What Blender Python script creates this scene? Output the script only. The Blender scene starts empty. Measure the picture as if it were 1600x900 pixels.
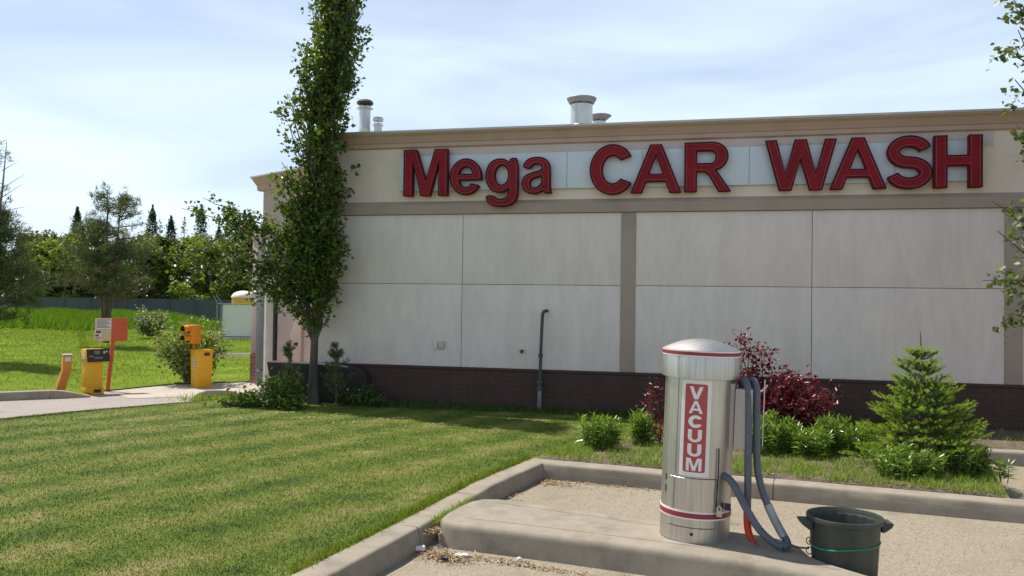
import bpy, bmesh, math, random
import numpy as np
from mathutils import Vector, Matrix, geometry
R = math.radians
random.seed(7)
rng = np.random.default_rng(7)
SC = bpy.context.scene
COL = SC.collection

# ---------------------------------------------------------------- camera, sky, sun, exposure
YAW, PITCH, ROLL, EYE = 13.354, 1.1016, 0.802, 1.70
cam_data = bpy.data.cameras.new("camera")
cam = bpy.data.objects.new("camera", cam_data)
COL.objects.link(cam)
cam_data.sensor_width = 36
cam_data.lens = 1300 / 1600 * 36
cam_data.clip_start = 0.05
cam_data.clip_end = 2000
cam.matrix_world = (Matrix.Translation((0, 0, EYE)) @ Matrix.Rotation(R(YAW), 4, 'Z')
                    @ Matrix.Rotation(R(90 + PITCH), 4, 'X') @ Matrix.Rotation(R(ROLL), 4, 'Z'))
SC.camera = cam

SUN_EL, SUN_AZ = 61.0, 19.5          # azimuth measured from -X (along the facade) towards +Y
to_sun = Vector((-math.cos(R(SUN_AZ)) * math.cos(R(SUN_EL)), math.sin(R(SUN_AZ)) * math.cos(R(SUN_EL)), math.sin(R(SUN_EL))))
sd = bpy.data.lights.new("sun", 'SUN')
sd.energy = 5.0
sd.angle = R(0.53)
sd.color = (1.0, 0.95, 0.87)
sun = bpy.data.objects.new("sun", sd)
COL.objects.link(sun)
sun.rotation_euler = to_sun.to_track_quat('Z', 'Y').to_euler()

W = bpy.data.worlds.new("World")
SC.world = W
W.use_nodes = True
wn, wl = W.node_tree.nodes, W.node_tree.links
wn.clear()
out = wn.new('ShaderNodeOutputWorld')
bg = wn.new('ShaderNodeBackground')
sky = wn.new('ShaderNodeTexSky')
sky.sky_type = 'NISHITA'
sky.sun_disc = False
sky.sun_elevation = R(SUN_EL)
sky.sun_rotation = math.atan2(to_sun.x, to_sun.y)
sky.altitude = 600
sky.air_density = 1.0
sky.dust_density = 2.2
sky.ozone_density = 1.0
bg.inputs['Strength'].default_value = 0.108
tcw = wn.new('ShaderNodeTexCoord')
mpw = wn.new('ShaderNodeMapping')
mpw.inputs['Scale'].default_value = (1.3, 1.3, 6.5)
mpw.inputs['Rotation'].default_value = (0.10, -0.06, 0.4)
nz = wn.new('ShaderNodeTexNoise')
nz.inputs['Scale'].default_value = 1.7
nz.inputs['Detail'].default_value = 7
nz.inputs['Roughness'].default_value = 0.47
nz.inputs['Distortion'].default_value = 0.5
cr = wn.new('ShaderNodeValToRGB')
cr.color_ramp.elements[0].position = 0.28
cr.color_ramp.elements[0].color = (0.26, 0.26, 0.26, 1)
cr.color_ramp.elements[1].position = 0.70
cr.color_ramp.elements[1].color = (0.80, 0.80, 0.80, 1)
mxw = wn.new('ShaderNodeMix')
mxw.data_type = 'RGBA'
mxw.inputs['B'].default_value = (8.2, 9.6, 11.3, 1)
wl.new(tcw.outputs['Generated'], mpw.inputs['Vector'])
wl.new(mpw.outputs['Vector'], nz.inputs['Vector'])
wl.new(nz.outputs['Fac'], cr.inputs['Fac'])
# thin cirrus and haze lie thick along the horizon and thin out towards a blue zenith
spw = wn.new('ShaderNodeSeparateXYZ')
wl.new(tcw.outputs['Generated'], spw.inputs['Vector'])
mrw = wn.new('ShaderNodeMapRange')
mrw.interpolation_type = 'SMOOTHSTEP'
mrw.inputs['From Min'].default_value = 0.05
mrw.inputs['From Max'].default_value = 0.80
mrw.inputs['To Min'].default_value = 1.22
mrw.inputs['To Max'].default_value = 0.10
wl.new(spw.outputs['Z'], mrw.inputs['Value'])
mmw = wn.new('ShaderNodeMath')
mmw.operation = 'MULTIPLY'
mmw.use_clamp = True
wl.new(cr.outputs['Color'], mmw.inputs[0])
wl.new(mrw.outputs['Result'], mmw.inputs[1])
wl.new(mmw.outputs[0], mxw.inputs['Factor'])
wl.new(sky.outputs['Color'], mxw.inputs['A'])
wl.new(mxw.outputs['Result'], bg.inputs['Color'])
wl.new(bg.outputs['Background'], out.inputs['Surface'])

SC.view_settings.view_transform = 'Standard'
SC.view_settings.look = 'None'
SC.view_settings.gamma = 1
SC.view_settings.exposure = 0.20
SC.render.engine = 'CYCLES'
SC.cycles.use_denoising = True
SC.cycles.max_bounces = 6
SC.cycles.transparent_max_bounces = 4


# ---------------------------------------------------------------- helpers
class MB:
    """Collects shapes; build() links them as one mesh object."""
    def __init__(self):
        self.V, self.F = [], []

    def add(self, vs, fs):
        b = len(self.V)
        self.V += [tuple(v) for v in vs]
        self.F += [tuple(i + b for i in f) for f in fs]
        return self

    def box(self, x0, x1, y0, y1, z0, z1, M=None):
        vs = [Vector((x, y, z)) for z in (z0, z1) for y in (y0, y1) for x in (x0, x1)]
        if M is not None:
            vs = [M @ v for v in vs]
        return self.add(vs, [(0, 2, 3, 1), (4, 5, 7, 6), (0, 1, 5, 4), (1, 3, 7, 5), (3, 2, 6, 7), (2, 0, 4, 6)])

    def prism(self, poly, axis, a, b):
        """poly: CCW 2D points; extruded from a to b along 'x', 'y' or 'z'."""
        def p(u, v, w):
            return {'z': (u, v, w), 'y': (u, w, v), 'x': (w, u, v)}[axis]
        n = len(poly)
        vs = [p(u, v, a) for u, v in poly] + [p(u, v, b) for u, v in poly]
        fs = [tuple(range(n)), tuple(range(2 * n - 1, n - 1, -1))]
        fs += [(i, i + n, (i + 1) % n + n, (i + 1) % n) for i in range(n)]
        return self.add(vs, fs)

    def lathe(self, prof, n=32, a0=0.0, a1=2 * math.pi, M=None):
        full = abs(a1 - a0 - 2 * math.pi) < 1e-6
        m = n if full else n + 1
        vs = []
        for r, z in prof:
            for i in range(m):
                a = a0 + (a1 - a0) * i / n
                v = Vector((r * math.cos(a), r * math.sin(a), z))
                vs.append(M @ v if M is not None else v)
        fs = []
        for j in range(len(prof) - 1):
            for i in range(n):
                k = (i + 1) % m
                fs.append((j * m + i, j * m + k, (j + 1) * m + k, (j + 1) * m + i))
        return self.add(vs, fs)

    def tube(self, path, r, n=8, closed=False, caps=True):
        P = [Vector(p) for p in path]
        N = len(P)
        rs = r if isinstance(r, (list, tuple)) else [r] * N
        T = []
        for i in range(N):
            a = P[(i - 1) % N] if (closed or i > 0) else P[i]
            b = P[(i + 1) % N] if (closed or i < N - 1) else P[i]
            t = (b - a)
            T.append(t.normalized() if t.length > 1e-9 else Vector((0, 0, 1)))
        up = Vector((0, 0, 1)) if abs(T[0].z) < 0.9 else Vector((1, 0, 0))
        u = T[0].cross(up).normalized()
        vs = []
        for i in range(N):
            u = (u - T[i] * u.dot(T[i]))
            if u.length < 1e-6:
                u = T[i].orthogonal()
            u.normalize()
            w = T[i].cross(u)
            for k in range(n):
                a = 2 * math.pi * k / n
                vs.append(P[i] + (u * math.cos(a) + w * math.sin(a)) * rs[i])
        fs = []
        for i in range(N if closed else N - 1):
            j = (i + 1) % N
            for k in range(n):
                l = (k + 1) % n
                fs.append((i * n + k, i * n + l, j * n + l, j * n + k))
        if caps and not closed:
            fs.append(tuple(range(n - 1, -1, -1)))
            fs.append(tuple((N - 1) * n + k for k in range(n)))
        return self.add(vs, fs)

    def build(self, name, mat, parent=None, off=None, smooth=False, bevel=0.0, segs=2, loc=None, rotz=0.0):
        me = bpy.data.meshes.new(name)
        V = self.V
        if off is not None:
            V = [(v[0] - off[0], v[1] - off[1], v[2] - off[2]) for v in V]
        me.from_pydata(V, [], self.F)
        bm = bmesh.new()
        bm.from_mesh(me)
        bmesh.ops.recalc_face_normals(bm, faces=bm.faces)
        if bevel > 0:
            es = [e for e in bm.edges if len(e.link_faces) == 2 and e.calc_face_angle(0) > R(28)]
            bmesh.ops.bevel(bm, geom=es, offset=bevel, segments=segs, profile=0.6, affect='EDGES', clamp_overlap=True)
        bm.to_mesh(me)
        bm.free()
        if smooth or bevel > 0:
            me.polygons.foreach_set('use_smooth', [True] * len(me.polygons))
            me.set_sharp_from_angle(angle=R(40))
        return link(name, me, mat, parent, loc, rotz)


def link(name, me, mat, parent=None, loc=None, rotz=0.0):
    o = bpy.data.objects.new(name, me)
    COL.objects.link(o)
    if mat is not None:
        me.materials.append(mat)
    if parent is not None:
        o.parent = parent
    if loc is not None:
        o.location = loc
    if rotz:
        o.rotation_euler.z = rotz
    return o


def np_mesh(name, V, F, mat, parent=None, loc=None):
    """V (n,3), F (m,k) all faces with k corners."""
    me = bpy.data.meshes.new(name)
    V = np.asarray(V, np.float32)
    F = np.asarray(F, np.int32)
    me.vertices.add(len(V))
    me.vertices.foreach_set('co', V.ravel())
    k = F.shape[1]
    me.loops.add(F.size)
    me.loops.foreach_set('vertex_index', F.ravel())
    me.polygons.add(len(F))
    me.polygons.foreach_set('loop_start', np.arange(0, F.size, k, dtype=np.int32))
    me.update(calc_edges=True)
    me.validate()
    return link(name, me, mat, parent, loc)


def tag(o, label=None, cat=None, group=None, kind=None):
    if label: o['label'] = label
    if cat: o['category'] = cat
    if group: o['group'] = group
    if kind: o['kind'] = kind
    return o


def thing(name, label, cat, loc=(0, 0, 0), rotz=0.0, group=None):
    o = bpy.data.objects.new(name, None)
    o.empty_display_size = 0.2
    COL.objects.link(o)
    o.location = loc
    o.rotation_euler = (0, 0, rotz)
    return tag(o, label, cat, group)


def unit(a):
    return a / np.maximum(np.linalg.norm(a, axis=1, keepdims=True), 1e-9)


def leaf_arrays(P, size, width=0.62, up=0.5, fold=0.12, D=None, spread=1.0):
    """rhombic folded leaves: base at P, growing along D (random when None)."""
    n = len(P)
    size = np.broadcast_to(np.asarray(size, float), (n,))[:, None]
    nrm = rng.normal(size=(n, 3)); nrm[:, 2] = np.abs(nrm[:, 2]) + up; nrm = unit(nrm)
    d = rng.normal(size=(n, 3)) * spread
    if D is not None: d = d + D
    d = d - nrm * np.sum(d * nrm, axis=1, keepdims=True) * (0.9 if D is None else 0.0)
    d = unit(d)
    s = unit(np.cross(nrm, d))
    nn = np.cross(d, s)
    mid = P + d * size * 0.42
    V = np.stack([P, mid + s * size * width * 0.5 + nn * size * fold, P + d * size, mid - s * size * width * 0.5 + nn * size * fold], axis=1).reshape(-1, 3)
    b = np.arange(n)[:, None] * 4
    F = np.concatenate([b + np.array([[0, 2, 1]]), b + np.array([[0, 3, 2]])], axis=0)
    return V, F


def leaves(name, P, size, mat, parent=None, loc=None, **kw):
    V, F = leaf_arrays(np.asarray(P, float), size, **kw)
    return np_mesh(name, V, F, mat, parent, loc)


def blade_arrays(P, h, w, lean=0.35, bend=True):
    n = len(P)
    h = np.broadcast_to(np.asarray(h, float), (n,))[:, None]
    w = np.broadcast_to(np.asarray(w, float), (n,))[:, None]
    a = rng.uniform(0, 2 * np.pi, n)
    s = np.stack([np.cos(a), np.sin(a), np.zeros(n)], 1)
    l = rng.normal(size=(n, 3)) * lean; l[:, 2] = 1
    l = unit(l)
    if not bend:
        V = np.stack([P - s * w / 2, P + s * w / 2, P + l * h], 1).reshape(-1, 3)
        return V, np.arange(3 * n).reshape(-1, 3)
    l2 = l + np.stack([rng.normal(size=n) * lean, rng.normal(size=n) * lean, np.full(n, -0.25)], 1)
    m = P + l * h * 0.55
    t = m + unit(l2) * h * 0.5
    V = np.stack([P - s * w / 2, P + s * w / 2, m + s * w * 0.4, m - s * w * 0.4, t], 1).reshape(-1, 3)
    b = np.arange(n)[:, None] * 5
    F = np.concatenate([b + np.array([[0, 1, 2]]), b + np.array([[0, 2, 3]]), b + np.array([[3, 2, 4]])], 0)
    return V, F


def join(parts):
    Vs, Fs, k = [], [], 0
    for V, F in parts:
        Vs.append(V); Fs.append(F + k); k += len(V)
    return np.concatenate(Vs), np.concatenate(Fs)


def inside(poly, P):
    x, y = P[:, 0], P[:, 1]
    r = np.zeros(len(P), bool)
    n = len(poly)
    for i in range(n):
        x0, y0 = poly[i]; x1, y1 = poly[(i + 1) % n]
        c = ((y0 > y) != (y1 > y)) & (x < (x1 - x0) * (y - y0) / (y1 - y0 + 1e-12) + x0)
        r ^= c
    return r


# ---------------------------------------------------------------- materials
def new_mat(name):
    m = bpy.data.materials.new(name)
    m.use_nodes = True
    nt = m.node_tree
    return m, nt.nodes, nt.links, nt.nodes['Principled BSDF']


def pmat(name, base, rough=0.8, var=0.12, scale=6.0, detail=6, bump=0.0, bscale=60.0, metal=0.0, tint=None, stretch=(1, 1, 1), spec=0.5, dirt=None, dscale=2.0, dlo=0.52, dhi=0.75):
    """colour that wanders by noise between base*(1-var) and base*(1+var) (or towards tint), bump, optional dirt colour patches"""
    m, n, l, b = new_mat(name)
    tc = n.new('ShaderNodeTexCoord')
    mp = n.new('ShaderNodeMapping'); mp.inputs['Scale'].default_value = stretch
    l.new(tc.outputs['Object'], mp.inputs['Vector'])
    nz = n.new('ShaderNodeTexNoise')
    nz.inputs['Scale'].default_value = scale; nz.inputs['Detail'].default_value = detail; nz.inputs['Roughness'].default_value = 0.6
    l.new(mp.outputs['Vector'], nz.inputs['Vector'])
    r = n.new('ShaderNodeValToRGB')
    e = r.color_ramp.elements
    e[0].position, e[1].position = 0.30, 0.70
    e[0].color = (*[c * (1 - var) for c in base], 1)
    hi = tint if tint else [min(1, c * (1 + var)) for c in base]
    e[1].color = (*hi, 1)
    l.new(nz.outputs['Fac'], r.inputs['Fac'])
    colr = r.outputs['Color']
    if dirt:
        n2 = n.new('ShaderNodeTexNoise'); n2.inputs['Scale'].default_value = dscale; n2.inputs['Detail'].default_value = 8; n2.inputs['Roughness'].default_value = 0.65
        l.new(mp.outputs['Vector'], n2.inputs['Vector'])
        r2 = n.new('ShaderNodeValToRGB'); r2.color_ramp.elements[0].position = dlo; r2.color_ramp.elements[1].position = dhi
        l.new(n2.outputs['Fac'], r2.inputs['Fac'])
        mx = n.new('ShaderNodeMix'); mx.data_type = 'RGBA'
        mx.inputs['B'].default_value = (*dirt, 1)
        l.new(r2.outputs['Color'], mx.inputs['Factor']); l.new(colr, mx.inputs['A'])
        colr = mx.outputs['Result']
    l.new(colr, b.inputs['Base Color'])
    b.inputs['Roughness'].default_value = rough
    b.inputs['Metallic'].default_value = metal
    b.inputs['Specular IOR Level'].default_value = spec
    if bump > 0:
        nb = n.new('ShaderNodeTexNoise'); nb.inputs['Scale'].default_value = bscale; nb.inputs['Detail'].default_value = 5
        l.new(mp.outputs['Vector'], nb.inputs['Vector'])
        bp = n.new('ShaderNodeBump'); bp.inputs['Strength'].default_value = bump; bp.inputs['Distance'].default_value = 0.01
        l.new(nb.outputs['Fac'], bp.inputs['Height']); l.new(bp.outputs['Normal'], b.inputs['Normal'])
    return m


def foliage(name, dark, light, trans=0.35, rough=0.55, tcol=None, spec=0.4):
    m, n, l, b = new_mat(name)
    g = n.new('ShaderNodeNewGeometry')
    r = n.new('ShaderNodeValToRGB')
    r.color_ramp.elements[0].color = (*dark, 1); r.color_ramp.elements[1].color = (*light, 1)
    l.new(g.outputs['Random Per Island'], r.inputs['Fac'])
    l.new(r.outputs['Color'], b.inputs['Base Color'])
    b.inputs['Roughness'].default_value = rough
    b.inputs['Specular IOR Level'].default_value = spec
    t = n.new('ShaderNodeBsdfTranslucent')
    hs = n.new('ShaderNodeMix'); hs.data_type = 'RGBA'; hs.blend_type = 'MULTIPLY'; hs.inputs['Factor'].default_value = 1
    hs.inputs['B'].default_value = (*(tcol or (1.6, 1.5, 0.5)), 1)
    l.new(r.outputs['Color'], hs.inputs['A']); l.new(hs.outputs['Result'], t.inputs['Color'])
    mx = n.new('ShaderNodeMixShader'); mx.inputs[0].default_value = trans
    l.new(b.outputs['BSDF'], mx.inputs[1]); l.new(t.outputs['BSDF'], mx.inputs[2])
    l.new(mx.outputs['Shader'], n['Material Output'].inputs['Surface'])
    return m


STRIPE_A = R(68)


def lawn_mat(name, blades):
    """mown lawn: pale and dark mower stripes, dry patches; blades add their own variation"""
    m, n, l, b = new_mat(name)
    g = n.new('ShaderNodeNewGeometry')
    sep = n.new('ShaderNodeVectorMath'); sep.operation = 'DOT_PRODUCT'
    sep.inputs[1].default_value = (math.sin(STRIPE_A), -math.cos(STRIPE_A), 0)
    wn_ = n.new('ShaderNodeTexNoise'); wn_.inputs['Scale'].default_value = 0.9; wn_.inputs['Detail'].default_value = 4
    l.new(g.outputs['Position'], sep.inputs[0]); l.new(g.outputs['Position'], wn_.inputs['Vector'])
    md = n.new('ShaderNodeMath'); md.operation = 'MULTIPLY_ADD'; md.inputs[1].default_value = 0.45
    l.new(wn_.outputs['Fac'], md.inputs[0]); l.new(sep.outputs['Value'], md.inputs[2])
    fr = n.new('ShaderNodeMath'); fr.operation = 'MULTIPLY'; fr.inputs[1].default_value = 2 * math.pi / 0.8
    l.new(md.outputs[0], fr.inputs[0])
    ph = n.new('ShaderNodeMath'); ph.operation = 'ADD'; ph.inputs[1].default_value = (6.14 - 0.25) * 2 * math.pi / 0.8
    l.new(fr.outputs[0], ph.inputs[0])
    cs = n.new('ShaderNodeMath'); cs.operation = 'COSINE'
    l.new(ph.outputs[0], cs.inputs[0])
    # mid-scale patchiness
    pn = n.new('ShaderNodeTexNoise'); pn.inputs['Scale'].default_value = 3.2; pn.inputs['Detail'].default_value = 6; pn.inputs['Roughness'].default_value = 0.62
    l.new(g.outputs['Position'], pn.inputs['Vector'])
    a1 = n.new('ShaderNodeMath'); a1.operation = 'MULTIPLY_ADD'; a1.inputs[1].default_value = 0.25
    a1.inputs[2].default_value = -0.37
    l.new(cs.outputs[0], a1.inputs[0])
    a2 = n.new('ShaderNodeMath'); a2.operation = 'MULTIPLY_ADD'; a2.inputs[1].default_value = 1.7
    l.new(pn.outputs['Fac'], a2.inputs[0]); l.new(a1.outputs[0], a2.inputs[2])
    fac = a2.outputs[0]
    if blades:
        a3 = n.new('ShaderNodeMath'); a3.operation = 'MULTIPLY_ADD'; a3.inputs[1].default_value = 0.42
        sb = n.new('ShaderNodeMath'); sb.operation = 'SUBTRACT'; sb.inputs[1].default_value = 0.5
        l.new(g.outputs['Random Per Island'], sb.inputs[0]); l.new(sb.outputs[0], a3.inputs[0]); l.new(fac, a3.inputs[2])
        fac = a3.outputs[0]
    r = n.new('ShaderNodeValToRGB')
    e = r.color_ramp.elements
    e[0].position = 0.0; e[0].color = (0.062, 0.098, 0.020, 1)
    e[1].position = 1.0; e[1].color = (0.25, 0.225, 0.085, 1)
    k = e.new(0.38); k.color = (0.112, 0.158, 0.024, 1)
    k = e.new(0.68); k.color = (0.160, 0.182, 0.040, 1)
    l.new(fac, r.inputs['Fac'])
    # scattered dead flecks
    vo = n.new('ShaderNodeTexNoise'); vo.inputs['Scale'].default_value = 42; vo.inputs['Detail'].default_value = 3
    l.new(g.outputs['Position'], vo.inputs['Vector'])
    r2 = n.new('ShaderNodeValToRGB'); r2.color_ramp.elements[0].position = 0.62; r2.color_ramp.elements[1].position = 0.80
    l.new(vo.outputs['Fac'], r2.inputs['Fac'])
    mx = n.new('ShaderNodeMix'); mx.data_type = 'RGBA'; mx.inputs['B'].default_value = (0.26, 0.22, 0.11, 1)
    l.new(r2.outputs['Color'], mx.inputs['Factor']); l.new(r.outputs['Color'], mx.inputs['A'])
    l.new(mx.outputs['Result'], b.inputs['Base Color'])
    b.inputs['Roughness'].default_value = 0.75
    b.inputs['Specular IOR Level'].default_value = 0.08
    if not blades:
        bp = n.new('ShaderNodeBump'); bp.inputs['Strength'].default_value = 0.9; bp.inputs['Distance'].default_value = 0.03
        l.new(vo.outputs['Fac'], bp.inputs['Height']); l.new(bp.outputs['Normal'], b.inputs['Normal'])
    return m


def aggregate_mat(name, base, grain=150.0, stain=(0.2, 0.17, 0.13)):
    """exposed-aggregate paving: pebbles of several tans, broad stains"""
    m, n, l, b = new_mat(name)
    g = n.new('ShaderNodeNewGeometry')
    v = n.new('ShaderNodeTexVoronoi'); v.inputs['Scale'].default_value = grain
    l.new(g.outputs['Position'], v.inputs['Vector'])
    sp = n.new('ShaderNodeSeparateColor'); l.new(v.outputs['Color'], sp.inputs['Color'])
    r = n.new('ShaderNodeValToRGB'); e = r.color_ramp.elements
    e[0].color = (*[c * 0.72 for c in base], 1); e[1].color = (*[min(1, c * 1.28) for c in base], 1)
    k = e.new(0.5); k.color = (*base, 1)
    l.new(sp.outputs['Red'], r.inputs['Fac'])
    nz = n.new('ShaderNodeTexNoise'); nz.inputs['Scale'].default_value = 1.1; nz.inputs['Detail'].default_value = 9; nz.inputs['Roughness'].default_value = 0.66
    l.new(g.outputs['Position'], nz.inputs['Vector'])
    r2 = n.new('ShaderNodeValToRGB'); r2.color_ramp.elements[0].position = 0.45; r2.color_ramp.elements[1].position = 0.78
    r2.color_ramp.elements[1].color = (0.65, 0.65, 0.65, 1)
    l.new(nz.outputs['Fac'], r2.inputs['Fac'])
    mx = n.new('ShaderNodeMix'); mx.data_type = 'RGBA'; mx.inputs['B'].default_value = (*stain, 1)
    l.new(r2.outputs['Color'], mx.inputs['Factor']); l.new(r.outputs['Color'], mx.inputs['A'])
    ns = n.new('ShaderNodeTexNoise'); ns.inputs['Scale'].default_value = 2.3; ns.inputs['Detail'].default_value = 4; ns.inputs['Roughness'].default_value = 0.5
    l.new(g.outputs['Position'], ns.inputs['Vector'])
    rs = n.new('ShaderNodeValToRGB'); rs.color_ramp.elements[0].position = 0.60; rs.color_ramp.elements[1].position = 0.72
    rs.color_ramp.elements[1].color = (0.55, 0.55, 0.55, 1)
    l.new(ns.outputs['Fac'], rs.inputs['Fac'])
    m2 = n.new('ShaderNodeMix'); m2.data_type = 'RGBA'; m2.inputs['B'].default_value = (*[c * 0.45 for c in base], 1)
    l.new(rs.outputs['Color'], m2.inputs['Factor']); l.new(mx.outputs['Result'], m2.inputs['A'])
    l.new(m2.outputs['Result'], b.inputs['Base Color'])
    b.inputs['Roughness'].default_value = 0.85
    b.inputs['Specular IOR Level'].default_value = 0.3
    bp = n.new('ShaderNodeBump'); bp.inputs['Strength'].default_value = 0.3; bp.inputs['Distance'].default_value = 0.003
    l.new(v.outputs['Distance'], bp.inputs['Height']); bp.invert = True
    l.new(bp.outputs['Normal'], b.inputs['Normal'])
    return m


def brushed_steel(name):
    m, n, l, b = new_mat(name)
    tc = n.new('ShaderNodeTexCoord')
    mp = n.new('ShaderNodeMapping'); mp.inputs['Scale'].default_value = (1, 1, 0.03)
    l.new(tc.outputs['Object'], mp.inputs['Vector'])
    nz = n.new('ShaderNodeTexNoise'); nz.inputs['Scale'].default_value = 55; nz.inputs['Detail'].default_value = 6
    l.new(mp.outputs['Vector'], nz.inputs['Vector'])
    n2 = n.new('ShaderNodeTexNoise'); n2.inputs['Scale'].default_value = 5; n2.inputs['Detail'].default_value = 7
    l.new(tc.outputs['Object'], n2.inputs['Vector'])
    r = n.new('ShaderNodeValToRGB')
    r.color_ramp.elements[0].position, r.color_ramp.elements[1].position = 0.25, 0.75
    r.color_ramp.elements[0].color = (0.45, 0.42, 0.37, 1); r.color_ramp.elements[1].color = (0.66, 0.63, 0.575, 1)
    l.new(nz.outputs['Fac'], r.inputs['Fac']); l.new(r.outputs['Color'], b.inputs['Base Color'])
    r2 = n.new('ShaderNodeMapRange'); r2.inputs['To Min'].default_value = 0.36; r2.inputs['To Max'].default_value = 0.52
    l.new(n2.outputs['Fac'], r2.inputs['Value']); l.new(r2.outputs['Result'], b.inputs['Roughness'])
    b.inputs['Metallic'].default_value = 1.0
    bp = n.new('ShaderNodeBump'); bp.inputs['Strength'].default_value = 0.08; bp.inputs['Distance'].default_value = 0.002
    l.new(nz.outputs['Fac'], bp.inputs['Height'])
    b2 = n.new('ShaderNodeBump'); b2.inputs['Strength'].default_value = 0.22; b2.inputs['Distance'].default_value = 0.02
    n3 = n.new('ShaderNodeTexNoise'); n3.inputs['Scale'].default_value = 3.5; n3.inputs['Detail'].default_value = 2
    l.new(tc.outputs['Object'], n3.inputs['Vector']); l.new(n3.outputs['Fac'], b2.inputs['Height'])
    l.new(bp.outputs['Normal'], b2.inputs['Normal']); l.new(b2.outputs['Normal'], b.inputs['Normal'])
    return m


M = {}
M['stucco'] = pmat('stucco_panel', (0.75, 0.645, 0.60), 0.9, 0.06, 9, bump=0.6, bscale=55, dirt=(0.64, 0.545, 0.505), dscale=2.6, dlo=0.45, dhi=0.8, stretch=(1, 1, 0.28))
M['frieze'] = pmat('frieze_stucco', (0.74, 0.61, 0.525), 0.9, 0.08, 1.2, bump=0.4, bscale=70, dirt=(0.63, 0.505, 0.43), dscale=1.5)
M['frieze_grey'] = pmat('frieze_patch', (0.57, 0.48, 0.46), 0.9, 0.08, 2, bump=0.3, bscale=70)
M['trim'] = pmat('trim_stucco', (0.395, 0.305, 0.255), 0.9, 0.07, 1.5, bump=0.35, bscale=80, dirt=(0.325, 0.245, 0.205), dscale=1.2)
M['cornice'] = pmat('cornice_stucco', (0.50, 0.345, 0.29), 0.9, 0.08, 1.4, bump=0.3, bscale=80, dirt=(0.41, 0.28, 0.235), dscale=1.4)
M['flashing'] = pmat('metal_flashing', (0.52, 0.47, 0.43), 0.5, 0.08, 3, metal=0.3)
M['pink'] = pmat('pink_stucco', (0.47, 0.36, 0.315), 0.9, 0.07, 1.5, bump=0.35, bscale=70, dirt=(0.40, 0.30, 0.265), dscale=1.2)
M['brick'] = pmat('brick', (0.074, 0.041, 0.033), 0.9, 0.12, 3.5, bump=0.5, bscale=50)
M['mortar'] = pmat('mortar', (0.072, 0.040, 0.032), 0.95, 0.1, 10)
M['brick_red'] = pmat('brick_red', (0.27, 0.115, 0.075), 0.9, 0.28, 3.5, bump=0.5, bscale=50)
M['joint'] = pmat('joint_sealant', (0.10, 0.105, 0.115), 0.8, 0.1)
M['roof'] = pmat('roof_gravel', (0.2, 0.19, 0.18), 0.95, 0.2, 20)
M['concrete'] = pmat('kerb_concrete', (0.285, 0.245, 0.187), 0.9, 0.15, 6, bump=0.22, bscale=130, dirt=(0.185, 0.155, 0.115), dscale=3.2)
M['concrete_pale'] = pmat('pale_concrete', (0.43, 0.375, 0.315), 0.9, 0.1, 2.5, bump=0.3, bscale=90, dirt=(0.31, 0.265, 0.225), dscale=1.2)
M['score'] = pmat('score_line', (0.20, 0.17, 0.14), 0.95, 0.2)
M['aggregate'] = aggregate_mat('exposed_aggregate', (0.28, 0.236, 0.172), 105, (0.215, 0.175, 0.125))
M['drive'] = aggregate_mat('drive_paving', (0.31, 0.27, 0.24), 80, (0.25, 0.215, 0.195))
M['lawn'] = lawn_mat('mown_lawn', False)
M['blade'] = lawn_mat('lawn_blades', True)
M['verge'] = pmat('verge_grass', (0.115, 0.19, 0.014), 0.95, 0.28, 0.9, detail=10, bump=0.9, bscale=30, tint=(0.185, 0.245, 0.024), dirt=(0.085, 0.13, 0.016), dscale=0.5, spec=0.05)
M['verge_blade'] = foliage('verge_blades', (0.08, 0.145, 0.010), (0.22, 0.28, 0.03), 0.3, spec=0.1)
M['tall_grass'] = foliage('tall_grass', (0.07, 0.15, 0.010), (0.17, 0.27, 0.025), 0.3, spec=0.1)
M['weed'] = foliage('weed_blades', (0.10, 0.20, 0.02), (0.30, 0.38, 0.06), 0.35)
M['dry_blade'] = foliage('dry_blades', (0.26, 0.22, 0.09), (0.42, 0.36, 0.19), 0.2)
M['clippings'] = foliage('clippings', (0.24, 0.25, 0.13), (0.42, 0.41, 0.27), 0.1)
M['wall_grass'] = foliage('shaded_wall_green', (0.035, 0.07, 0.010), (0.09, 0.15, 0.022), 0.3)  # dark green: shade along the wall is put into the leaf colour
M['far_ground'] = pmat('field', (0.12, 0.18, 0.03), 0.95, 0.25, 0.2, bump=0.4, bscale=3)
M['soil'] = pmat('bed_soil', (0.12, 0.09, 0.062), 0.95, 0.4, 9, detail=9, bump=1.0, bscale=45, dirt=(0.21, 0.17, 0.12), dscale=5)
M['dark_soil'] = pmat('dark_soil', (0.05, 0.036, 0.026), 0.95, 0.35, 9, bump=1.0, bscale=40)
M['litter'] = foliage('litter_flakes', (0.16, 0.085, 0.04), (0.46, 0.34, 0.19), 0.1)
M['steel'] = brushed_steel('brushed_steel')
M['steel_dark'] = pmat('steel_gap', (0.04, 0.04, 0.045), 0.6, 0.1, metal=0.4)
M['stripe_red'] = pmat('stripe_red', (0.27, 0.022, 0.04), 0.4, 0.1, 8)
M['white_vinyl'] = pmat('white_vinyl', (0.74, 0.73, 0.70), 0.45, 0.05, 8, dirt=(0.6, 0.56, 0.5), dscale=14, dlo=0.6, dhi=0.8)
M['label_red'] = pmat('label_red', (0.42, 0.058, 0.062), 0.45, 0.1, 10, dirt=(0.5, 0.2, 0.18), dscale=16, dlo=0.66, dhi=0.8)
M['hose'] = pmat('grey_hose', (0.10, 0.11, 0.135), 0.55, 0.15, 12, bump=0.1)
M['hose_sleeve'] = pmat('pale_hose_sleeve', (0.33, 0.33, 0.33), 0.35, 0.15, 20)
M['grey_box'] = pmat('grey_enclosure', (0.42, 0.375, 0.33), 0.55, 0.1, 5, dirt=(0.34, 0.30, 0.26), dscale=6)
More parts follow.
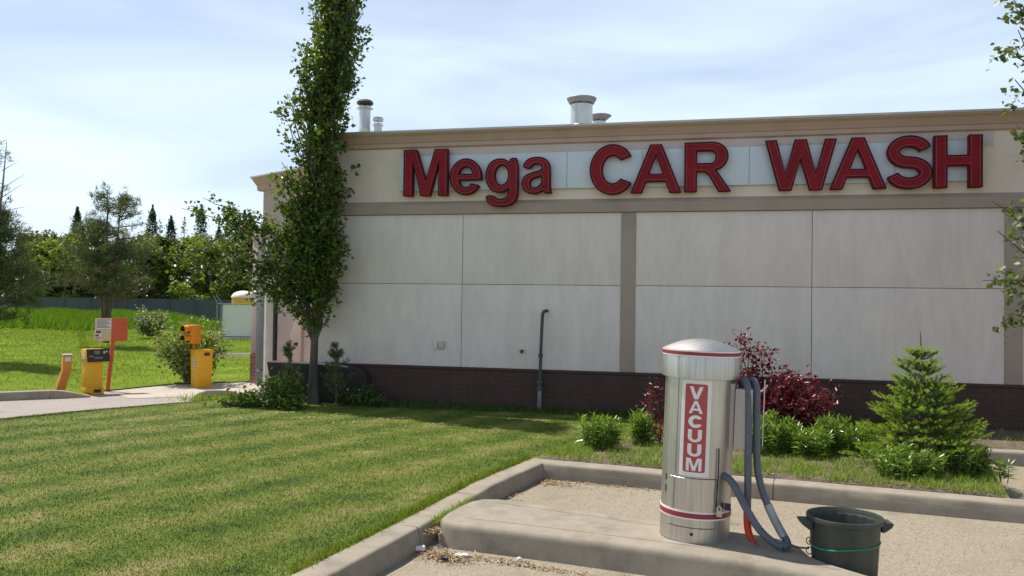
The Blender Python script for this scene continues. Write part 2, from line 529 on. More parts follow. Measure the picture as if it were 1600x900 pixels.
M['nozzle'] = pmat('red_nozzle', (0.55, 0.035, 0.015), 0.4, 0.1, 8)
M['brass'] = pmat('padlock_metal', (0.42, 0.40, 0.36), 0.35, 0.2, 20, metal=0.9)
M['can'] = pmat('green_plastic', (0.038, 0.044, 0.034), 0.55, 0.2, 5, bump=0.15, bscale=30, dirt=(0.085, 0.09, 0.07), dscale=3.2, stretch=(1, 1, 0.25))
M['rope'] = pmat('green_rope', (0.012, 0.27, 0.12), 0.5, 0.15, 30)
M['wire'] = pmat('wire', (0.14, 0.13, 0.12), 0.5, 0.2, 30, metal=0.6)
M['letter_red'] = pmat('letter_red', (0.25, 0.008, 0.019), 0.7, 0.2, 3, dirt=(0.17, 0.008, 0.016), dscale=4, spec=0.25)
M['letter_rim'] = pmat('letter_rim', (0.058, 0.007, 0.012), 0.7, 0.35, 5, spec=0.25)
M['neon'] = pmat('unlit_neon_tube', (0.30, 0.105, 0.115), 0.5, 0.1, 8)
M['sign_panel'] = pmat('sign_backing', (0.60, 0.645, 0.71), 0.5, 0.05, 2, dirt=(0.52, 0.56, 0.61), dscale=1.0)
M['pipe'] = pmat('painted_pipe', (0.062, 0.064, 0.062), 0.6, 0.25, 8)
M['pipe_galv'] = pmat('galvanised', (0.22, 0.235, 0.25), 0.5, 0.15, 9, metal=0.5)
M['vent'] = pmat('roof_vent_metal', (0.62, 0.61, 0.59), 0.4, 0.1, 6, metal=0.55)
M['vent_cap'] = pmat('vent_cap_metal', (0.36, 0.355, 0.35), 0.5, 0.15, 6, metal=0.4)
M['vent_dark'] = pmat('sooty_cap', (0.06, 0.055, 0.05), 0.7, 0.2, 6)
M['outlet_white'] = pmat('outlet_white', (0.62, 0.64, 0.6), 0.5, 0.05)
M['outlet_green'] = pmat('outlet_cover', (0.45, 0.47, 0.36), 0.5, 0.08)
M['form'] = pmat('dark_form', (0.022, 0.017, 0.015), 0.75, 0.3, 3)
M['yellow'] = pmat('yellow_paint', (0.72, 0.38, 0.008), 0.45, 0.07, 4, dirt=(0.50, 0.24, 0.02), dscale=4, dlo=0.6, dhi=0.85)
M['orange'] = pmat('orange_paint', (0.60, 0.21, 0.02), 0.55, 0.14, 5, dirt=(0.35, 0.12, 0.03), dscale=7, dlo=0.58, dhi=0.8)
M['signal'] = pmat('signal_yellow', (0.72, 0.27, 0.008), 0.45, 0.08, 6)
M['red_orange'] = pmat('red_orange_paint', (0.56, 0.095, 0.03), 0.55, 0.08, 4, dirt=(0.45, 0.08, 0.03), dscale=5)
M['black'] = pmat('black_plastic', (0.018, 0.018, 0.02), 0.45, 0.15, 6)
M['lens'] = pmat('dark_lens', (0.03, 0.012, 0.01), 0.15, 0.1, 6)
M['paper'] = pmat('paper_notice', (0.62, 0.58, 0.55), 0.7, 0.06, 10)
M['paper_yellow'] = pmat('yellowed_notice', (0.56, 0.48, 0.27), 0.7, 0.08, 10)
M['ink'] = pmat('ink', (0.10, 0.09, 0.09), 0.7, 0.1)
M['white_paint'] = pmat('white_paint', (0.68, 0.68, 0.66), 0.5, 0.05, 5, dirt=(0.5, 0.49, 0.46), dscale=6)
M['grey_post'] = pmat('grey_post', (0.17, 0.17, 0.165), 0.6, 0.1, 4)
M['fence'] = pmat('grey_fence', (0.072, 0.082, 0.09), 0.85, 0.15, 0.6)
M['fence_white'] = pmat('pale_slats', (0.76, 0.76, 0.74), 0.7, 0.06, 2, dirt=(0.64, 0.65, 0.64), dscale=2)
M['tank_white'] = pmat('dome_white', (0.72, 0.66, 0.57), 0.5, 0.05)
M['bark_pale'] = pmat('poplar_bark', (0.098, 0.088, 0.074), 0.9, 0.45, 7, bump=1.0, bscale=26, dirt=(0.09, 0.08, 0.07), dscale=6, stretch=(1, 1, 0.35))
M['bark'] = pmat('bark', (0.13, 0.095, 0.07), 0.95, 0.35, 6, bump=1.0, bscale=22, stretch=(1, 1, 0.3))
M['dead_wood'] = pmat('dead_wood', (0.20, 0.19, 0.21), 0.9, 0.2, 8)
M['poplar'] = foliage('poplar_leaf', (0.034, 0.070, 0.013), (0.145, 0.205, 0.042), 0.38, 0.34)
M['poplar_sunlit'] = foliage('poplar_leaf_sunlit', (0.065, 0.10, 0.035), (0.17, 0.215, 0.085), 0.32, 0.42)  # paler copy of the poplar leaf, sunlight put into its colour
M['shrub'] = foliage('shrub_leaf', (0.095, 0.145, 0.032), (0.26, 0.31, 0.10), 0.32)
M['grey_shrub'] = foliage('grey_shrub_leaf', (0.13, 0.17, 0.07), (0.26, 0.30, 0.15), 0.25)
M['shade_shrub'] = foliage('currant_leaf', (0.045, 0.095, 0.014), (0.13, 0.21, 0.035), 0.35)
M['purple'] = foliage('purple_leaf', (0.055, 0.008, 0.016), (0.235, 0.027, 0.046), 0.27, 0.35, (1.7, 0.5, 0.6))
M['lily'] = foliage('lily_leaf', (0.06, 0.14, 0.014), (0.25, 0.36, 0.06), 0.35, 0.24)
M['stem'] = pmat('green_stem', (0.14, 0.17, 0.05), 0.8, 0.2)
M['spruce_dark'] = foliage('spruce_needle', (0.030, 0.070, 0.014), (0.085, 0.15, 0.026), 0.2)
M['spruce_new'] = foliage('spruce_new_growth', (0.18, 0.30, 0.02), (0.40, 0.50, 0.065), 0.38)
M['pine'] = foliage('pine_needle', (0.045, 0.072, 0.026), (0.15, 0.18, 0.065), 0.25)
M['pine_brown'] = foliage('pine_brown', (0.09, 0.075, 0.035), (0.18, 0.14, 0.07), 0.2)
M['far_pine'] = foliage('far_spruce', (0.030, 0.050, 0.034), (0.085, 0.110, 0.068), 0.15)  # distance haze is put into this lightened needle colour
M['decid'] = [foliage('aspen_leaf_bright', (0.085, 0.135, 0.018), (0.23, 0.29, 0.05), 0.32),
              foliage('aspen_leaf', (0.05, 0.09, 0.016), (0.15, 0.195, 0.04), 0.3),
              foliage('willow_leaf', (0.042, 0.07, 0.019), (0.13, 0.155, 0.048), 0.3)]

# ---------------------------------------------------------------- ground
def sheet(name, poly, z, mat):
    mb = MB()
    tris = geometry.tessellate_polygon([[Vector((x, y, 0)) for x, y in poly]])
    mb.add([(x, y, z) for x, y in poly], tris)
    return mb.build(name, mat)


tag(sheet('ground', [(-350, -250), (350, -250), (350, 400), (-350, 400)], -0.06, M['far_ground']), kind='structure')
tag(sheet('pavement', [(-4.2, -8), (16, -8), (16, 12.3), (-1.0, 12.3), (-1.0, 8.6), (-4.2, 8.6)], 0.0, M['aggregate']), kind='structure')

DRIVE_NEAR = [(-13.6, 2.0), (-11.6, 5.6), (-10.2, 8.2), (-9.544, 9.613), (-9.25, 10.455), (-8.80, 11.28), (-8.31, 12.2), (-7.98, 12.62), (-7.0, 12.42)]
DRIVE_FAR = [(-22.0, 1.5), (-16.4, 6.6), (-11.36, 11.44), (-10.56, 12.20), (-10.49, 12.40), (-10.73, 13.05), (-10.55, 13.9), (-10.38, 14.60), (-9.25, 15.63), (-8.0, 15.9)]
tag(sheet('driveway', DRIVE_NEAR + [(-6.0, 12.3), (-6.0, 15.9)] + DRIVE_FAR[::-1], 0.0, M['drive']), kind='structure')
tag(sheet('concrete_apron', [(-10.44, 12.98), (-9.6, 12.3), (-9.0, 12.75), (-8.2, 12.75), (-7.2, 12.6), (-6.1, 12.5), (-6.1, 15.0), (-8.6, 15.2), (-9.25, 15.55), (-10.3, 14.6), (-10.5, 13.9), (-10.66, 13.1)], 0.005, M['concrete_pale']), kind='structure')

# lawn: slopes down to the drive, else level with the kerb tops
KERB_L = [(-3.10, -3.0), (-2.286, 4.331), (-2.131, 5.485), (-2.065, 6.145), (-1.966, 7.05), (-1.72, 8.25)]
E1 = Vector((0.9913, -0.1316)); E2 = Vector((0.1316, 0.9913))
K0 = Vector((-1.72, 8.25))
def kpt(s, t=0.0):          # point s metres along the back kerb, t metres behind its rear edge
    p = K0 + E1 * s + E2 * t
    return (p.x, p.y)
INNER = [(x + 1.1, y - 0.35) for x, y in DRIVE_NEAR[:-3]] + [(-7.5, 11.5), (-7.2, 11.6), (-6.6, 11.8)]
lawn_top = INNER + [(-6.05, 12.1), (3.0, 12.1), (2.93, 10.40), kpt(4.2)] + KERB_L[::-1] + [(-11.0, -3.0)]
mb = MB()
tris = geometry.tessellate_polygon([[Vector((x, y, 0)) for x, y in lawn_top]])
mb.add([(x, y, 0.145) for x, y in lawn_top], tris)
n_ = len(INNER)
mb.add([(x, y, 0.012) for x, y in DRIVE_NEAR] + [(x, y, 0.145) for x, y in INNER], [(i, i + 1, i + 1 + n_, i + n_) for i in range(n_ - 1)])
mb.add([(-7.0, 12.42, 0.012), (-6.05, 12.3, 0.012), (-6.05, 12.1, 0.145), (-6.6, 11.8, 0.145)], [(0, 1, 2, 3)])
tag(mb.build('lawn', M['lawn']), kind='structure')
LAWN_ALL = DRIVE_NEAR + [(-6.05, 12.0), (3.0, 12.0), (2.93, 10.40), kpt(4.2)] + [(x - 0.02, y) for x, y in KERB_L[::-1]] + [(-11, -3)]


def lawn_z(P):
    d = np.full(len(P), 9.0)
    for (x0, y0), (x1, y1) in zip(DRIVE_NEAR[:-1], DRIVE_NEAR[1:]):
        a = np.array([x0, y0]); v = np.array([x1 - x0, y1 - y0])
        t = np.clip(((P - a) @ v) / (v @ v), 0, 1)
        d = np.minimum(d, np.linalg.norm(P - a - t[:, None] * v, axis=1))
    return 0.012 + 0.133 * np.clip(d / 1.1, 0, 1)


# planting bed
BED = [kpt(0.05, 0.01), (-1.58, 8.75), (-1.40, 9.15), (-1.05, 9.55), (-0.65, 9.95), (0.6, 10.15), (2.88, 10.36), (2.72, 9.1), kpt(4.15, 0.01)]
cx = sum(p[0] for p in BED) / len(BED); cy = sum(p[1] for p in BED) / len(BED)
mb = MB()
rings = []
for k, (f, z) in enumerate([(1.0, 0.150), (0.94, 0.163), (0.7, 0.175), (0.35, 0.18)]):
    rings.append([(cx + (x - cx) * f, cy + (y - cy) * f, z + (rng.uniform(-.008, .008) if k else 0)) for x, y in BED])
n_ = len(BED)
V = [p for r in rings for p in r] + [(cx, cy, 0.18)]
F = [(k * n_ + i, k * n_ + (i + 1) % n_, (k + 1) * n_ + (i + 1) % n_, (k + 1) * n_ + i) for k in range(3) for i in range(n_)]
F += [(3 * n_ + i, 3 * n_ + (i + 1) % n_, 4 * n_) for i in range(n_)]
mb.add(V, F)
tag(mb.build('planting_bed', M['soil']), kind='structure')
mb = MB()
V, F = [(-8.05, 12.56, .175)], []
for k, (f, z) in enumerate(((.45, .16), (.8, .11), (1.0, .0))):
    for i in range(20):
        a = 2 * math.pi * i / 20
        w = f * (1 + .12 * math.sin(3 * a + k))
        V.append((-8.05 + .52 * w * math.cos(a), 12.56 + .24 * w * math.sin(a), z + (random.uniform(-.012, .012) if k < 2 else 0)))
F += [(0, 1 + i, 1 + (i + 1) % 20) for i in range(20)] + [(1 + k * 20 + i, 21 + k * 20 + i, 21 + k * 20 + (i + 1) % 20, 1 + k * 20 + (i + 1) % 20) for k in range(2) for i in range(20)]
tag(mb.add(V, F).build('soil_mound', M['dark_soil'], smooth=True), kind='structure')

# rear strip of soil and grass along the wall, right-hand side
tag(sheet('wall_strip', [(2.95, 10.44), (12.0, 9.24), (12.0, 12.1), (2.95, 12.1)], 0.149, M['soil']), kind='structure')

# grass verge and field beyond the drive
d_out = Vector((-0.66, 0.75)).normalized()
rows = [0, 0.4, 1.2, 3, 6, 10, 15, 21, 28, 36, 46, 60, 80, 130]
edge = DRIVE_FAR + [(-6.5, 17.5)]
def verge_z(v, i=0):
    return 0.02 + (0.10 if i <= 2 else 0.0) + 0.55 * (1 - math.exp(-v / 34.0)) + min(v, 1.2) * 0.03
V, F = [], []
m_ = len(rows)
for i, (x, y) in enumerate(edge):
    sc = 1.0
    for v in rows:
        V.append((x + d_out.x * v * sc, y + d_out.y * v * sc, verge_z(v, i)))
for i in range(len(edge) - 1):
    for j in range(m_ - 1):
        F.append((i * m_ + j, (i + 1) * m_ + j, (i + 1) * m_ + j + 1, i * m_ + j + 1))
tag(MB().add(V, F).build('grass_verge', M['verge'], smooth=True), kind='structure')


# ---------------------------------------------------------------- kerbs and island
def kerb_sweep(path, width, height, gap=0.005, side=1):
    """solid kerb along a polyline of rear edges; the front lies to the right of the travel direction (side=1)"""
    P = [Vector(p) for p in path]
    N = len(P)
    rows = []
    for i in range(N):
        t = (P[min(i + 1, N - 1)] - P[max(i - 1, 0)]).normalized()
        nrm = Vector((t.y, -t.x)) * side
        prof = [(0.0, -0.05), (0.0, height - 0.012), (0.012, height), (width - 0.05, height), (width - 0.028, height), (width - 0.013, height - 0.0035),
                (width - 0.005, height - 0.012), (width - 0.001, height - 0.024), (width, height - 0.045), (width + 0.008, height * 0.5), (width + 0.014, -0.05)]
        dz, ch = random.uniform(-.0025, .0025), (random.uniform(.004, .014) if random.random() < .13 else 0)
        prof = [(u - (ch if u > width - .02 and z > height - .03 else 0), z + (dz if z > .1 else 0) - (ch * .6 if width - .02 < u < width and z > height - .03 else 0)) for u, z in prof]
        rows.append([(P[i].x + nrm.x * u, P[i].y + nrm.y * u, z) for u, z in prof])
    k = len(rows[0])
    V = [p for r in rows for p in r]
    F = [(i * k + j, i * k + j + 1, (i + 1) * k + j + 1, (i + 1) * k + j) for i in range(N - 1) for j in range(k - 1)]
    F += [tuple(range(k)), tuple((N - 1) * k + j for j in range(k - 1, -1, -1))]
    return MB().add(V, F)


def sub(p, q, f):
    return (p[0] + (q[0] - p[0]) * f, p[1] + (q[1] - p[1]) * f)


def wobble(path, step=0.15, amp=0.0045):
    out_ = []
    for a, b in zip(path[:-1], path[1:]):
        L = math.dist(a, b)
        n = max(1, int(L / step))
        for i in range(n):
            p = sub(a, b, i / n)
            out_.append((p[0] + random.uniform(-amp, amp), p[1] + random.uniform(-amp, amp)))
    out_.append(path[-1])
    return out_


kerb = tag(thing('kerb', None, None), kind='structure')
L5 = KERB_L
segs = [[L5[0], sub(L5[0], L5[1], 0.55)], [sub(L5[0], L5[1], 0.5515), L5[1], L5[2]], [sub(L5[2], L5[3], 0.01), L5[3], sub(L5[3], L5[4], 0.45)],
        [sub(L5[3], L5[4], 0.458), L5[4], (L5[5][0] + 0.002, L5[5][1])]]
for s_ in segs:
    kerb_sweep(wobble(s_), 0.20, 0.152).build('kerb_segment', M['concrete'], kerb, smooth=True)
for a, b in ((0.006, 2.33), (2.342, 5.6), (5.612, 9.0), (9.012, 13.0)):
    kerb_sweep(wobble([kpt(a), kpt(b)]), 0.22, 0.150).build('kerb_segment', M['concrete'], kerb, smooth=True)
for a, b in (((2.90, 10.44), (6.0, 10.03)), ((6.01, 10.03), (12.0, 9.24))):
    kerb_sweep(wobble([a, b]), 0.18, 0.151).build('kerb_segment', M['concrete'], kerb, smooth=True)
# far kerb of the drive, ends beside the pay station with a ramped nose
fk = [(-24.0, -0.3), (-16.4, 6.6), (-11.36, 11.44), (-10.85, 11.93)]
kerb_sweep(wobble([fk[0], fk[1]], 0.6), 0.16, 0.14).build('kerb_segment', M['concrete'], kerb, smooth=True)
kerb_sweep(wobble([fk[1], fk[2], fk[3]], 0.6), 0.16, 0.141).build('kerb_segment', M['concrete'], kerb, smooth=True)
mb = MB()
t_ = (Vector(fk[3]) - Vector(fk[2])).normalized(); nr = Vector((t_.y, -t_.x))
p0 = Vector(fk[3]) + t_ * 0.01
V = []
for s_, h in ((0, 0.141), (0.2, 0.12), (0.42, 0.07), (0.6, 0.02)):
    q = p0 + t_ * s_
    V += [(q.x, q.y, -0.03), (q.x, q.y, h), (q.x + nr.x * .16, q.y + nr.y * .16, h), (q.x + nr.x * .17, q.y + nr.y * .17, -0.03)]
F = [(i * 4 + j, i * 4 + j + 1, i * 4 + 5 + j, i * 4 + 4 + j) for i in range(3) for j in range(3)] + [(0, 1, 2, 3), (12, 13, 14, 15)]
mb.add(V, F).build('kerb_segment', M['concrete'], kerb)

ISL = [(-1.845, 5.70), (-1.80, 5.62), (-1.70, 5.565), (-1.45, 5.535), (-1.0, 5.47), (-0.4, 5.365), (0.14, 5.265), (0.40, 5.185), (0.70, 5.06), (0.95, 4.955),
       (1.06, 4.93), (1.10, 4.97), (1.06, 5.04), (0.88, 5.185), (0.71, 5.34), (0.62, 5.47), (0.585, 5.64), (0.53, 5.77), (0.40, 5.86),
       (0.15, 5.915), (-0.5, 6.09), (-1.1, 6.245), (-1.45, 6.345), (-1.60, 6.365), (-1.72, 6.33), (-1.79, 6.22), (-1.825, 6.05), (-1.85, 5.85)]
def ring_offset(poly, d):
    n = len(poly); res = []
    for i in range(n):
        a, b, c = Vector(poly[i - 1]), Vector(poly[i]), Vector(poly[(i + 1) % n])
        t1, t2 = (b - a).normalized(), (c - b).normalized()
        n1, n2 = Vector((t1.y, -t1.x)), Vector((t2.y, -t2.x))
        m = (n1 + n2)
        m = m.normalized() if m.length > 1e-6 else n1
        k = d / max(0.45, m.dot(n1))
        res.append((b.x + m.x * k, b.y + m.y * k))
    return res
mb = MB()
V, F, n_ = [], [], len(ISL)
prof = [(0.030, -0.05), (0.020, 0.06), (0.0105, 0.122), (0.009, 0.140), (0.003, 0.152), (-0.004, 0.162), (-0.015, 0.1685), (-0.028, 0.171), (-0.045, 0.171)]
for d, z in prof:
    V += [(x, y, z) for x, y in ring_offset(ISL, d)]
for k in range(len(prof) - 1):
    F += [(k * n_ + i, k * n_ + (i + 1) % n_, (k + 1) * n_ + (i + 1) % n_, (k + 1) * n_ + i) for i in range(n_)]
top = ring_offset(ISL, -0.045)
V += [(x, y, 0.171) for x, y in top]
F += [tuple(len(prof) * n_ + j for j in t) for t in geometry.tessellate_polygon([[Vector((x, y, 0)) for x, y in top]])]
island = tag(MB().add(V, F).build('kerb_island', M['concrete'], smooth=True), kind='structure')
for d, lo, hi in ((-0.16, 1, 9), (-0.13, 18, 24)):
    r_ = ring_offset(ISL, d)[lo:hi]; q_ = ring_offset(ISL, d - 0.006)[lo:hi]
    V = [(x, y, 0.1722) for x, y in r_] + [(x, y, 0.1722) for x, y in q_]
    k = len(r_)
    MB().add(V, [(i, i + 1, i + 1 + k, i + k) for i in range(k - 1)]).build('score_line', M['score'], island)

# ---------------------------------------------------------------- car wash building
FY = 12.05
bld = thing('car_wash_building', 'long beige stucco car wash with brown bands and a dark brick base', 'building', (-6.05, FY, 0.1))
OFF = tuple(bld.location)
def bp(name, mat, x0, x1, y0, y1, z0, z1, bevel=0.0, label=None):
    o = MB().box(x0, x1, y0, y1, z0, z1).build(name, mat, bld, OFF, bevel=bevel)
    if label: o['label'] = label
    return o
XR = 11.0
bp('wall', M['frieze'], -6.05, XR, FY + 0.04, 24, 0.05, 4.07)
bp('joint_backing', M['joint'], -6.045, XR, FY + 0.032, FY + 0.0395, 0.74, 3.05)
cols = [(-6.05, -3.640), (-3.632, -1.249), (-1.037, 1.362), (1.370, 3.749), (3.965, 6.352), (6.360, XR)]
for x0, x1 in cols:
    bp('panel', M['stucco'], x0, x1, FY, FY + 0.031, 0.742, 1.985, 0.003)
    bp('panel', M['stucco'], x0, x1, FY, FY + 0.031, 1.992, 3.045, 0.003)
for x0, x1 in ((-1.248, -1.038), (3.750, 3.964)):
    bp('pilaster', M['trim'], x0, x1, FY - 0.012, FY + 0.03, 0.742, 3.05, 0.006)
bp('frieze', M['frieze'], -6.05, XR, FY, FY + 0.039, 3.20, 4.07)
bp('frieze_patch', M['frieze_grey'], -4.64, 3.62, FY - 0.004, FY - 0.0005, 3.86, 4.06)
MB().prism([(FY + 0.03, 3.05), (FY + 0.03, 3.25), (FY - 0.001, 3.25), (FY - 0.045, 3.192), (FY - 0.045, 3.052)], 'x', -6.09, XR).build('belt_course', M['trim'], bld, OFF)
CORN = [(0.04, 4.07), (-0.02, 4.07), (-0.045, 4.085), (-0.045, 4.145), (-0.062, 4.15), (-0.085, 4.185), (-0.125, 4.235), (-0.165, 4.262), (-0.175, 4.268), (-0.175, 4.284), (0.04, 4.284)]
MB().prism([(FY + a, z) for a, z in CORN[::-1]], 'x', -6.20, XR).build('cornice', M['cornice'], bld, OFF, smooth=False)
bp('roof_flashing', M['flashing'], -6.215, XR, FY - 0.19, FY + 0.3, 4.285, 4.318, 0.004)
bp('roof', M['roof'], -6.0, XR, FY + 0.3, 24, 4.07, 4.12)
# brick base: mortar core and courses of bricks, real but too dark and small to pick apart
bp('base_core', M['mortar'], -6.07, XR, FY - 0.022, FY + 0.03, 0.05, 0.70)
mb = MB()
for c in range(8):
    z0 = 0.12 + c * 0.073
    x = -6.09 + (0.1 if c % 2 else 0.0)
    while x < XR - 0.2:
        d = random.uniform(-0.002, 0.002)
        mb.box(x, x + 0.19, FY - 0.0262 + d * .6, FY - 0.0225, z0, z0 + 0.063)
        x += 0.20
tag(mb.build('brick_courses', M['brick'], bld, OFF), kind='stuff')
bp('base_sill', M['mortar'], -6.09, XR, FY - 0.045, FY + 0.03, 0.704, 0.738, 0.004)

# angled side wing behind the poplar, with its own cornice, brick-footed pier and door
W0 = (-9.03, 15.48)
wing = thing('side_wing', 'pink stucco side wing behind the poplar with a flared cornice and brick pier', 'building', (W0[0], W0[1], -0.02), R(-30.6))
wing_parts = []
def wp(name, mat, x0, x1, y0, y1, z0, z1, bevel=0.0, parent=None):
    return MB().box(x0, x1, y0, y1, z0, z1).build(name, mat, parent or wing, bevel=bevel)
wp('wall', M['pink'], 0.10, 3.5, 0.0, 3.2, 0.0, 4.02)
MB().prism([(-a0, z) for a0, z in [(-0.1, 3.98), (0.03, 3.98), (0.05, 4.02), (0.05, 4.08), (0.10, 4.13), (0.17, 4.21), (0.18, 4.23), (-0.1, 4.23)]][::-1], 'x', -0.08, 3.5).build('cornice', M['cornice'], wing)
wp('roof_flashing', M['flashing'], -0.11, 3.5, -0.2, 3.2, 4.232, 4.262)
wp('pier', M['pink'], -0.06, 0.27, -0.13, 0.3, 0.64, 2.96, 0.008)
wp('pier_cap', M['trim'], -0.08, 3.4, -0.15, 0.0, 2.962, 3.12, 0.01)
wp('pier_core', M['mortar'], -0.06, 0.27, -0.125, 0.3, 0.0, 0.637)
for c in range(8):
    z0 = 0.045 + c * 0.074
    xs = [(-0.072, 0.115), (0.125, 0.282)] if c % 2 else [(-0.072, 0.02), (0.03, 0.22), (0.23, 0.282)]
    for x0, x1 in xs:
        MB().box(x0, x1, -0.138, -0.1255, z0, z0 + 0.064).build('brick', M['brick_red'], wing)
wp('pier_footing', M['concrete'], -0.075, 0.285, -0.142, 0.3, 0.0, 0.04)
wp('corner_post', M['grey_post'], 0.30, 0.58, -0.22, -0.02, 0.0, 2.955, 0.006)
wp('post_edge_strip', M['white_paint'], 0.585, 0.66, -0.21, -0.02, 0.0, 2.955)
wp('dark_gap_strip', M['black'], 0.665, 0.76, -0.05, -0.002, 0.0, 2.9)  # black strip standing for the dark gap beside the post
dr = wp('door', M['pink'], 0.82, 1.66, -0.045, -0.002, 0.05, 2.05, 0.004)
MB().box(1.52, 1.58, -0.095, -0.046, 0.86, 0.92).build('handle', M['black'], dr)
for z in (0.5, 1.1, 1.8):
    MB().box(0.80, 0.83, -0.06, -0.046, z, z + 0.1).build('hinge', M['black'], dr)
MB().box(0.83, 1.65, -0.0475, -0.0455, 1.475, 1.487).build('panel_seam', M['joint'], dr)
wp('door_frame', M['trim'], 1.665, 1.70, -0.05, -0.002, 0.05, 2.09)

# ---------------------------------------------------------------- sign with channel letters
def arc(cx_, cy_, rx, ry, a0, a1, n=14):
    return [(cx_ + rx * math.cos(R(a0 + (a1 - a0) * i / n)), cy_ + ry * math.sin(R(a0 + (a1 - a0) * i / n))) for i in range(n + 1)]


def smooth_poly(p, it=1):
    for _ in range(it):
        q = []
        for i in range(len(p)):
            a, b = p[i], p[(i + 1) % len(p)]
            q += [sub(a, b, 0.25), sub(a, b, 0.75)]
        p = q
    return p


def stroke(cl, t, sx, sy):
    """outline of a constant-width stroke; cl in the unit box, t in real size relative to sx, sy"""
    P = [Vector((x * sx, y * sy)) for x, y in cl]
    Lf, Rt = [], []
    for i in range(len(P)):
        d = (P[min(i + 1, len(P) - 1)] - P[max(i - 1, 0)]).normalized()
        nrm = Vector((-d.y, d.x)) * t / 2
        Lf.append(P[i] + nrm); Rt.append(P[i] - nrm)
    return [(v.x / sx, v.y / sy) for v in Lf + Rt[::-1]]


def glyph(ch, w, h):
    if ch == 'M': return [[(0, 0), (0, 1), (.29, 1), (.5, .33), (.71, 1), (1, 1), (1, 0), (.80, 0), (.80, .76), (.60, 0), (.40, 0), (.20, .76), (.20, 0)]]
    if ch == 'A': return [[(0, 0), (.39, 1), (.61, 1), (1, 0), (.78, 0), (.70, .23), (.30, .23), (.22, 0)], [(.355, .39), (.645, .39), (.50, .78)]]
    if ch == 'W': return [[(0, 1), (.155, 1), (.285, .33), (.42, 1), (.58, 1), (.715, .33), (.845, 1), (1, 1), (.80, 0), (.63, 0), (.50, .62), (.37, 0), (.20, 0)]]
    if ch == 'H': return [[(0, 0), (0, 1), (.27, 1), (.27, .615), (.73, .615), (.73, 1), (1, 1), (1, 0), (.73, 0), (.73, .42), (.27, .42), (.27, 0)]]
    if ch == 'R': return [[(0, 0), (0, 1)] + arc(.60, .715, .34, .285, 90, -78, 12) + [(.72, .38), (1, 0), (.74, 0), (.53, .33), (.44, .40), (.26, .41), (.26, 0)],
                          [(.26, .83)] + arc(.58, .70, .10, .13, 90, -90, 8) + [(.26, .57)]]
    if ch == 'C': return [arc(.52, .5, .52, .5, 33, 327, 34) + arc(.53, .5, .245, .285, 318, 42, 26)]
    if ch == 'S':
        t_ = 0.205 * h; ry = (h - t_) / 4 / h
        cl = arc(.5, 1 - t_ / 2 / h - ry, .365, ry, 14, 262, 24) + arc(.5, t_ / 2 / h + ry, .375, ry, 82, -168, 24)
        return [stroke(cl, t_, w, h)]
    if ch == 'e': return [[(1, .41), (1, .5)] + arc(.5, .5, .5, .5, 6, 330, 34) + arc(.5, .47, .22, .27, 322, 195, 14) + [(.28, .41)],
                          arc(.5, .57, .22, .215, 0, 180, 14)]
    if ch == 'a':
        o_ = [(1.0, 0), (.76, 0), (.71, .09), (.56, .005), (.36, -.02), (.13, .05), (.01, .20), (.02, .38), (.13, .51), (.33, .575), (.55, .62), (.68, .67), (.66, .78), (.5, .835), (.35, .80), (.28, .69), (.04, .73),
              (.10, .88), (.26, .98), (.5, 1.01), (.76, .97), (.90, .85), (.94, .68), (.94, .22), (.96, .08)]
        return [o_, [(.68, .50), (.46, .44), (.32, .40), (.26, .29), (.30, .18), (.44, .14), (.58, .20), (.67, .31)]]
    if ch == 'g':   # box spans descender to x-height: x-height part starts at .25
        y = lambda v: .27 + v * .73
        o_ = [(1, y(1)), (.76, y(1)), (.745, y(.87)), (.62, y(.97)), (.42, y(1.0)), (.2, y(.94)), (.06, y(.77)), (0, y(.52)), (.06, y(.27)), (.2, y(.09)), (.42, y(.03)), (.60, y(.07)), (.73, y(.17)), (.73, y(.03)),
              (.68, .20), (.52, .155), (.36, .165), (.29, .225), (.02, .24), (.06, .12), (.2, .03), (.5, 0), (.78, .03), (.95, .13), (1, .28)]
        return [o_, arc(.50, y(.53), .215, .29 * .73, 0, 360, 18)[:-1]]
    if ch == 'V': return [[(0, 1), (.27, 1), (.5, .32), (.73, 1), (1, 1), (.64, 0), (.36, 0)]]
    if ch == 'U': return [[(0, 1), (.29, 1)] + arc(.5, .38, .21, .18, 180, 360, 12) + [(.71, 1), (1, 1)] + arc(.5, .38, .5, .38, 0, -180, 16)]


def place(cont, x0, x1, z0, z1):
    return [(x0 + (x1 - x0) * u, z0 + (z1 - z0) * v) for u, v in cont]


def fill_mesh(name, contours, depth):
    """flat filled outline (holes allowed) given depth, in the xy plane, z = -depth/2..depth/2"""
    cu = bpy.data.curves.new(name, 'CURVE')
    cu.dimensions = '2D'
    cu.fill_mode = 'BOTH'
    cu.extrude = depth / 2
    for c in contours:
        s_ = cu.splines.new('POLY')
        s_.points.add(len(c) - 1)
        for p, q in zip(s_.points, c):
            p.co = (q[0], q[1], 0, 1)
        s_.use_cyclic_u = True
    tmp = bpy.data.objects.new(name, cu)
    COL.objects.link(tmp)
    dg = bpy.context.evaluated_depsgraph_get()
    me = bpy.data.meshes.new_from_object(tmp.evaluated_get(dg))
    me.name = name
    bpy.data.objects.remove(tmp)
    bpy.data.curves.remove(cu)
    return me


def area2(c):
    return sum(c[i - 1][0] * c[i][1] - c[i][0] * c[i - 1][1] for i in range(len(c)))


